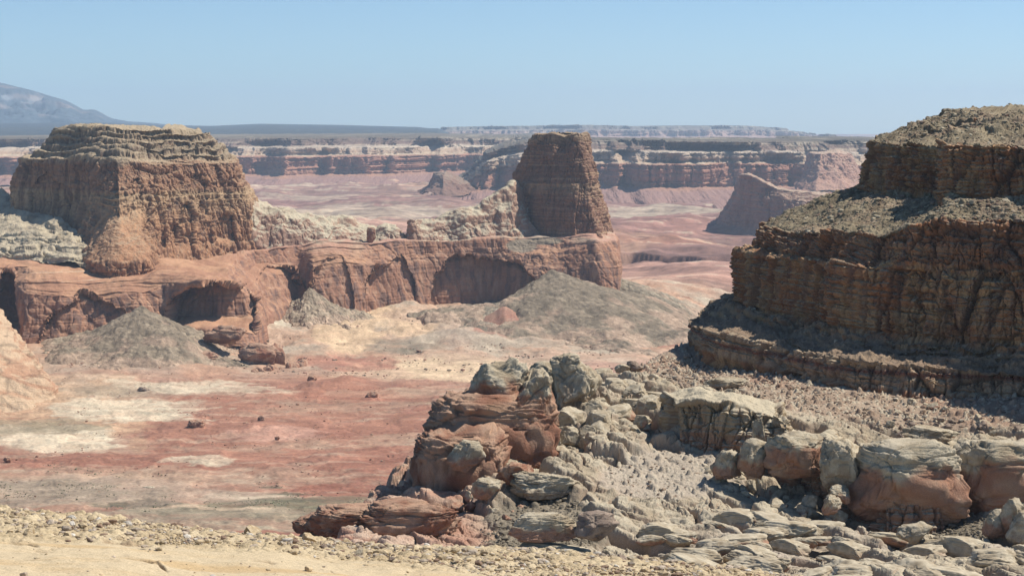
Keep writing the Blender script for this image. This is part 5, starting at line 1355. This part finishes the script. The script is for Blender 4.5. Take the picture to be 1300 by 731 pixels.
# ================================================================== GRAVEL LEDGE IN THE FOREGROUND
def ledge_edge_py(px):
    return np.interp(px, [-300, 0, 100, 200, 290, 350, 450, 560, 700, 800, 900, 1010, 1150, 1400], [618, 634, 642, 655, 667, 670, 682, 686, 688, 698, 709, 723, 742, 785])
def ledge_z(x, y):
    u = x / y; px = CX + F_PX * u
    ze = -(ledge_edge_py(px) - HOR) / F_PX * 46.0
    z0 = -7.0 - 0.6 * sst(300, 1000, px)          # height at Y = 27
    t = (y - 27.0) / 19.0
    z = z0 + (ze - z0) * np.clip(t, -.6, 1) ** 1.0
    over = np.clip(y - 45.0, 0, None)
    z = z - 0.035 * np.clip(y - 40, 0, None) ** 2 * 0.3 - over * 0.9
    return z
def build_ledge():
    nu = int(1300 * QUAL)
    us = np.linspace(-0.34, 0.34, nu)
    Ys = np.concatenate([np.geomspace(14, 27, 60, endpoint=False), np.geomspace(27, 50, int(620 * QUAL)), np.linspace(50.3, 80, 40)])
    Y, U = np.meshgrid(Ys, us, indexing='ij'); X = U * Y
    Z = ledge_z(X, Y)
    px = CX + F_PX * U; py = HOR - Z / Y * F_PX
    q2 = lambda s, e=0: np.stack([X / s, Y / s, 0 * X + e], -1)
    edge = np.interp(px, [-200, 0, 150, 300, 420, 560, 700, 900], [690, 690, 697, 706, 716, 732, 760, 800])
    bare = sst(-4, 6, py - edge + 7 * fbm(q2(1.6), 4, seed=701))
    bare = np.maximum(bare, .8 * ellip(px, py, 772, 703, 28, 12, .4, fbm(q2(.7), 3, seed=702)))
    H = 0.10 * fbm(q2(2.2), 4, seed=703)
    H += (1 - bare) * (0.045 * fbm(q2(.35), 4, gain=.6, seed=704))
    F1, F2, ID = worley(np.stack([X / .16, Y / .2], -1), 2, seed=3)
    H += (1 - bare) * np.sqrt(np.clip(1 - (F1 / .45) ** 2, 0, 1)) * .04 * RND[ID]
    F1b, F2b, IDb = worley(np.stack([X / .45, Y / .5], -1), 2, seed=4)
    H += (1 - bare) * np.sqrt(np.clip(1 - (F1b / .33) ** 2, 0, 1)) * .07 * (RND[IDb] > .7)
    # bedrock: faint ledges
    bd = np.tanh(4 * fbm(np.stack([X / 9, Y / 2.2, 0 * X], -1), 4, seed=705))
    H += bare * 0.03 * bd + bare * .012 * fbm(q2(.3), 4, seed=706)
    CRK = 0 * X
    for k_, (sc_, th_) in enumerate(((2.6, .02), (1.1, .03))):
        cz = np.exp(-(fbm(np.stack([X / sc_ / 1.8, Y / sc_, 0 * X + k_], -1), 4, seed=741 + k_) / th_) ** 2) * sst(.1, .5, fbm(q2(3.0, k_), 2, seed=745 + k_)) * bare
        H -= .03 * cz; CRK = np.maximum(CRK, .6 * cz)
    # open cracks / little undercut ledges
    for (x0, y0, x1, y1, dep) in ((150, 717, 190, 721, .10), (190, 721, 205, 731, .10), (0, 693, 40, 699, .08), (72, 676, 125, 682, .10), (120, 694, 185, 698, .06), (255, 672, 318, 678, .11), (312, 720, 345, 722, .05)):
        t = np.clip((px - x0) / (x1 - x0), 0, 1); yl = y0 + (y1 - y0) * t + 1.6 * fbm(q2(.5), 3, seed=707)
        m = np.exp(-((py - yl) / 1.5) ** 2) * sst(x0 - 3, x0 + 8, px) * sst(x1 + 3, x1 - 8, px)
        H -= dep * 1.0 * m; CRK = np.maximum(CRK, m)
        m2 = np.exp(-((py - yl + 3.4) / 2.4) ** 2) * sst(x0 - 3, x0 + 8, px) * sst(x1 + 3, x1 - 8, px)
        H += dep * .25 * m2
    G = np.stack([X, Y, Z + H], -1)
    n1 = fbm(q2(1.2), 5, gain=.6, seed=711); n2 = fbm(q2(.25), 4, seed=712)
    c = mix(np.array([0.42, 0.325, 0.20]), np.array([0.52, 0.42, 0.275]), sst(-.5, .5, n1))
    cb = mix(np.array([0.54, 0.43, 0.28]), np.array([0.50, 0.36, 0.20]), sst(-.1, .6, fbm(np.stack([X / 5, Y / 1.2, 0 * X], -1), 5, seed=713)))
    c = mix(c, c * .72, (1 - bare) * .5 * sst(.1, .6, n2))
    c = mix(c, cb, bare)
    c = mix(c, np.array([.26, .18, .11]), CRK * .75)
    c = mix(c, c * .8, bare * sst(.35, .6, fbm(q2(.12), 3, seed=749)) * .6)
    o = loftobj('gravel_ledge', G, 'ledge', c)
    tag(o, kind='structure')

def build_gravel():
    R = np.random.RandomState(77)
    pro = []
    for i in range(6):
        p, f = rock_shape(300 + i, 1 if i < 4 else 2, (1, R.uniform(.6, .9), R.uniform(.6, .9)), cuts=2, lo=.6, hi=.85, amp=.12)
        pro.append((p, f))
    # ledge gravel
    n = 60000
    u = R.uniform(-.30, .30, n); y = 26 + 21.5 * R.rand(n) ** .8
    x = u * y; px = CX + F_PX * u; z = ledge_z(x, y); py = HOR - z / y * F_PX
    edge = np.interp(px, [-200, 0, 150, 300, 420, 560, 700, 900], [690, 690, 697, 706, 716, 732, 760, 800])
    cl = fbm(np.stack([x / 2.2, y / 2.2, 0 * x], -1), 3, seed=721)
    keep = ((py < edge - 3) & (R.rand(n) < .45 + .6 * cl)) | (R.rand(n) < .015)
    x, y, z, px, cl = x[keep], y[keep], z[keep], px[keep], cl[keep]
    s = 0.023 * np.exp(R.normal(size=len(x)) * .6)
    s = np.clip(s, .014, .12)
    t = R.rand(len(x))
    cc = np.where(t[:, None] < .5, np.array([0.48, 0.375, 0.24]), np.where(t[:, None] < .8, np.array([0.38, 0.31, 0.24]), np.array([0.25, 0.17, 0.12])))
    cc = np.where((t > .94)[:, None], np.array([0.55, 0.50, 0.43]), cc) * R.uniform(.8, 1.2, (len(x), 1))
    scatter('gravel', np.stack([x, y, z + s * .35 + .02], -1), s, pro, 'stone', cc, 5)
    # larger individual stones on the ledge
    prs = []
    for i in range(8):
        p, f = rock_shape(330 + i, 4, (1, R.uniform(.65, .9), R.uniform(.45, .7)), cuts=9, lo=.45, hi=.8, amp=.07)
        prs.append([make_obj('stone', p, f, MAT['stone'], rock_col(p, ('yellow', 'dark', 'yellow', 'pale')[i % 4], 20 + i)), False])
    k = 0
    while k < 110:
        uu = R.uniform(-.268, .16); yy = R.uniform(30, 45.5); xx = uu * yy; pxx = CX + F_PX * uu
        zz = float(ledge_z(np.array([xx]), np.array([yy]))[0]); pyy = HOR - zz / yy * F_PX
        if pyy > np.interp(pxx, [-200, 0, 150, 300, 420, 560, 700, 900], [690, 690, 697, 706, 716, 732, 760, 800]) - 2 or pyy > 735: continue
        e = prs[R.randint(8)]
        o = e[0] if not e[1] else e[0].copy()
        if e[1]: COL.objects.link(o)
        e[1] = True
        s_ = .06 * np.exp(abs(R.normal()) * .5)
        o.location = (xx, yy, zz + s_ * .35); o.scale = (s_, s_, s_); o.rotation_euler = (R.normal() * .2, R.normal() * .2, R.uniform(0, 6.28))
        tag(o, 'loose stone lying on the yellow gravel ledge in the foreground', 'stone', 'stones on the gravel ledge'); k += 1
    for o, used in prs:
        if not used: bpy.data.objects.remove(o)
    return pro

def build_rubble(pts, pro):
    R = np.random.RandomState(78)
    # rubble on the cliff's ledges
    sel = R.randint(len(pts), size=9000)
    p = pts[sel]; s = np.clip(0.28 * np.exp(R.normal(size=len(p)) * .6), .12, 1.3)
    t = R.rand(len(p), 1)
    cc = np.where(t < .5, np.array([0.27, 0.22, 0.15]), np.where(t < .72, np.array([0.42, 0.36, 0.26]), np.array([0.26, 0.18, 0.13]))) * R.uniform(.8, 1.2, (len(p), 1))
    scatter('rubble', p, s, pro, 'stone', cc, 6)
    # rubble over the rock field's loose ground
    n = 26000
    y = R.uniform(345, 620, n); pxx = R.uniform(560, 1340, n); x = (pxx - CX) / F_PX * y
    z = prom_base(x, y); _, py = proj(np.stack([x, y, z], -1))
    tal = sst(4, 18, prom_wallline(x, y)); low = ellip(pxx, py, 690, 672, 75, 42); low = np.maximum(low, ellip(pxx, py, 1235, 672, 55, 22)); gul = ellip(pxx, py, 850, 605, 95, 32)
    pr = np.clip(tal * .6 + low * 1.0 + gul * .35 + .0, 0, 1)
    keep = (R.rand(n) < pr) & (rim_drop(x, y) < 1)
    x, y, z, low = x[keep], y[keep], z[keep], low[keep]
    s = np.clip(0.22 * np.exp(R.normal(size=len(x)) * .6), .10, 1.1)
    t = R.rand(len(x), 1)
    cc = np.where(t < .5, np.array([0.32, 0.24, 0.175]), np.where(t < .78, np.array([0.42, 0.36, 0.28]), np.array([0.24, 0.165, 0.12])))
    cc = np.where(low[:, None] > .5, SCREE * .95, cc) * R.uniform(.8, 1.2, (len(x), 1))
    scatter('rubble', np.stack([x, y, z + s * .2 + .25], -1), s, pro, 'stone', cc, 7)
    # blocks on the valley scree and along the foot of the bench
    n = 5000
    y = R.uniform(2150, 2900, n); pxx = R.uniform(60, 840, n); x = (pxx - CX) / F_PX * y
    z = ground_z(x, y); _, py = proj(np.stack([x, y, z], -1))
    keep = (py < 480) & (fbm(np.stack([x / 60, y / 60, 0 * x], -1), 3, seed=731) > .1)
    x, y, z = x[keep], y[keep], z[keep]
    s = np.clip(.9 * np.exp(R.normal(size=len(x)) * .5), .5, 3)
    cc = np.where(R.rand(len(x), 1) < .5, SCREE, np.array([0.38, 0.22, 0.16])) * R.uniform(.8, 1.25, (len(x), 1))
    scatter('rubble', np.stack([x, y, z + 1.5], -1), s, pro, 'mid', cc, 8)
    n = 7000
    pyv = R.uniform(420, 640, n); y = 300 * F_PX / (pyv - 160); pxx = R.uniform(-20, 860, n); x = (pxx - CX) / F_PX * y
    keep = fbm(np.stack([x / 70, y / 70, 0 * x], -1), 4, gain=.6, seed=732) > .12
    x, y = x[keep], y[keep]
    s = np.clip(.5 * np.exp(R.normal(size=len(x)) * .5), .3, 1.8)
    cc = np.where(R.rand(len(x), 1) < .5, np.array([0.28, 0.15, 0.10]), np.array([0.36, 0.24, 0.17])) * R.uniform(.8, 1.25, (len(x), 1))
    scatter('rubble', np.stack([x, y, ground_z(x, y) + .8], -1), s, pro, 'mid', cc, 10)
    # low brush in the wash
    n = 7000
    pyv = R.uniform(590, 655, n); y = 300 * F_PX / (pyv - 160); pxx = R.uniform(-20, 560, n); x = (pxx - CX) / F_PX * y
    bn = fbm(np.stack([x / 60, y / 90, 0 * x], -1), 4, gain=.6, seed=741)
    m = np.maximum(np.maximum(ellip(pxx, pyv, 350, 646, 115, 12, .6, bn), ellip(pxx, pyv, 60, 628, 130, 13, .6, bn)), ellip(pxx, pyv, 440, 636, 90, 8, .6, bn))
    m = np.maximum(m, .5 * sst(.3, .5, bn) * sst(585, 600, pyv)) * sst(-.3, .3, bn)
    keep = R.rand(n) < m
    x, y = x[keep], y[keep]
    s = np.clip(.42 * np.exp(R.normal(size=len(x)) * .4), .25, 1.2)
    cc = np.array([0.17, 0.165, 0.10]) * R.uniform(.7, 1.4, (len(x), 1))
    o = scatter('brush', np.stack([x, y, ground_z(x, y) + 1.0], -1), s, pro, 'mid', cc, 9)
# ================================================================== BUILD
def stage(f, *a):
    t = time.time(); r = f(*a); print('STAGE', f.__name__, round(time.time() - t, 1)); return r
stage(build_floor); stage(build_middle); stage(build_scree); stage(build_far)
stage(build_field); stage(build_wall); PTS = stage(build_cliff); stage(build_boulders)
stage(build_ledge); PRO = stage(build_gravel); stage(build_rubble, PTS, PRO)

# ------------------------------------------------------------------ sun, sky, air
SUN_AZ = 70.0      # degrees clockwise from the viewing direction
SUN_EL = 53.0
TINT = (0.97, 1.08, 1.07)
w = bpy.data.worlds.new('World'); scene.world = w; w.use_nodes = True
nt = w.node_tree; nt.nodes.clear()
sk = nt.nodes.new('ShaderNodeTexSky'); sk.sky_type = 'NISHITA'; sk.sun_disc = False
sk.sun_elevation = rad(SUN_EL); sk.sun_rotation = rad(SUN_AZ)
sk.altitude = 1400; sk.air_density = 0.75; sk.dust_density = 0.6; sk.ozone_density = 4
bg = nt.nodes.new('ShaderNodeBackground'); bg.inputs['Strength'].default_value = 0.093
wo = nt.nodes.new('ShaderNodeOutputWorld')
tn = nt.nodes.new('ShaderNodeVectorMath'); tn.operation = 'MULTIPLY'; tn.inputs[1].default_value = TINT
nt.links.new(sk.outputs[0], tn.inputs[0]); nt.links.new(tn.outputs[0], bg.inputs[0]); nt.links.new(bg.outputs[0], wo.inputs[0])
sl = bpy.data.lights.new('sun', 'SUN'); sl.energy = 4.85; sl.angle = rad(0.53); sl.color = (1.0, 0.94, 0.835)
so = bpy.data.objects.new('sun', sl); COL.objects.link(so)
from mathutils import Vector
sd = Vector((math.sin(rad(SUN_AZ)) * math.cos(rad(SUN_EL)), math.cos(rad(SUN_AZ)) * math.cos(rad(SUN_EL)), math.sin(rad(SUN_EL))))
so.rotation_euler = sd.to_track_quat('Z', 'Y').to_euler(); so.location = (300, -200, 400)

def haze():
    x0, x1, y0, y1, z0, z1 = -15000, 15000, -3000, 46000, -460, 860
    v = np.array([(x, y, z) for x in (x0, x1) for y in (y0, y1) for z in (z0, z1)], float)
    f = np.array([(0, 1, 3, 2), (4, 6, 7, 5), (0, 4, 5, 1), (2, 3, 7, 6), (0, 2, 6, 4), (1, 5, 7, 3)])
    m = bpy.data.materials.new('haze'); m.use_nodes = True; n = m.node_tree; n.nodes.clear()
    o = n.nodes.new('ShaderNodeOutputMaterial'); pv = n.nodes.new('ShaderNodeVolumePrincipled')
    pv.inputs['Density'].default_value = HAZE_D
    pv.inputs['Color'].default_value = (0.56, 0.76, 1.0, 1); pv.inputs['Anisotropy'].default_value = 0.1
    n.links.new(pv.outputs[0], o.inputs['Volume'])
    me = bpy.data.meshes.new('haze'); me.from_pydata([tuple(a) for a in v], [], [tuple(int(i) for i in a) for a in f]); me.materials.append(m)
    ob = bpy.data.objects.new('haze', me); COL.objects.link(ob); tag(ob, kind='stuff')
HAZE_D = 2.7e-5
if HAZE_D: haze()

cam = bpy.data.cameras.new('camera'); co = bpy.data.objects.new('camera', cam); COL.objects.link(co)
cam.sensor_width = 36; cam.lens = 36 * F_PX / 1300.0; cam.clip_start = 0.5; cam.clip_end = 200000
co.rotation_euler = (math.pi / 2 - TH, 0, 0)
scene.camera = co
vs = scene.view_settings; vs.view_transform = 'Standard'; vs.look = 'None'; vs.exposure = 0.30; vs.gamma = 1.0; vs.use_curve_mapping = False
cy = scene.cycles
cy.use_denoising = True; cy.max_bounces = 6; cy.diffuse_bounces = 1; cy.volume_bounces = 1; cy.volume_step_rate = 1
cy.use_adaptive_sampling = True; cy.adaptive_threshold = 0.02
print('SCRIPT', round(time.time() - T0, 1))
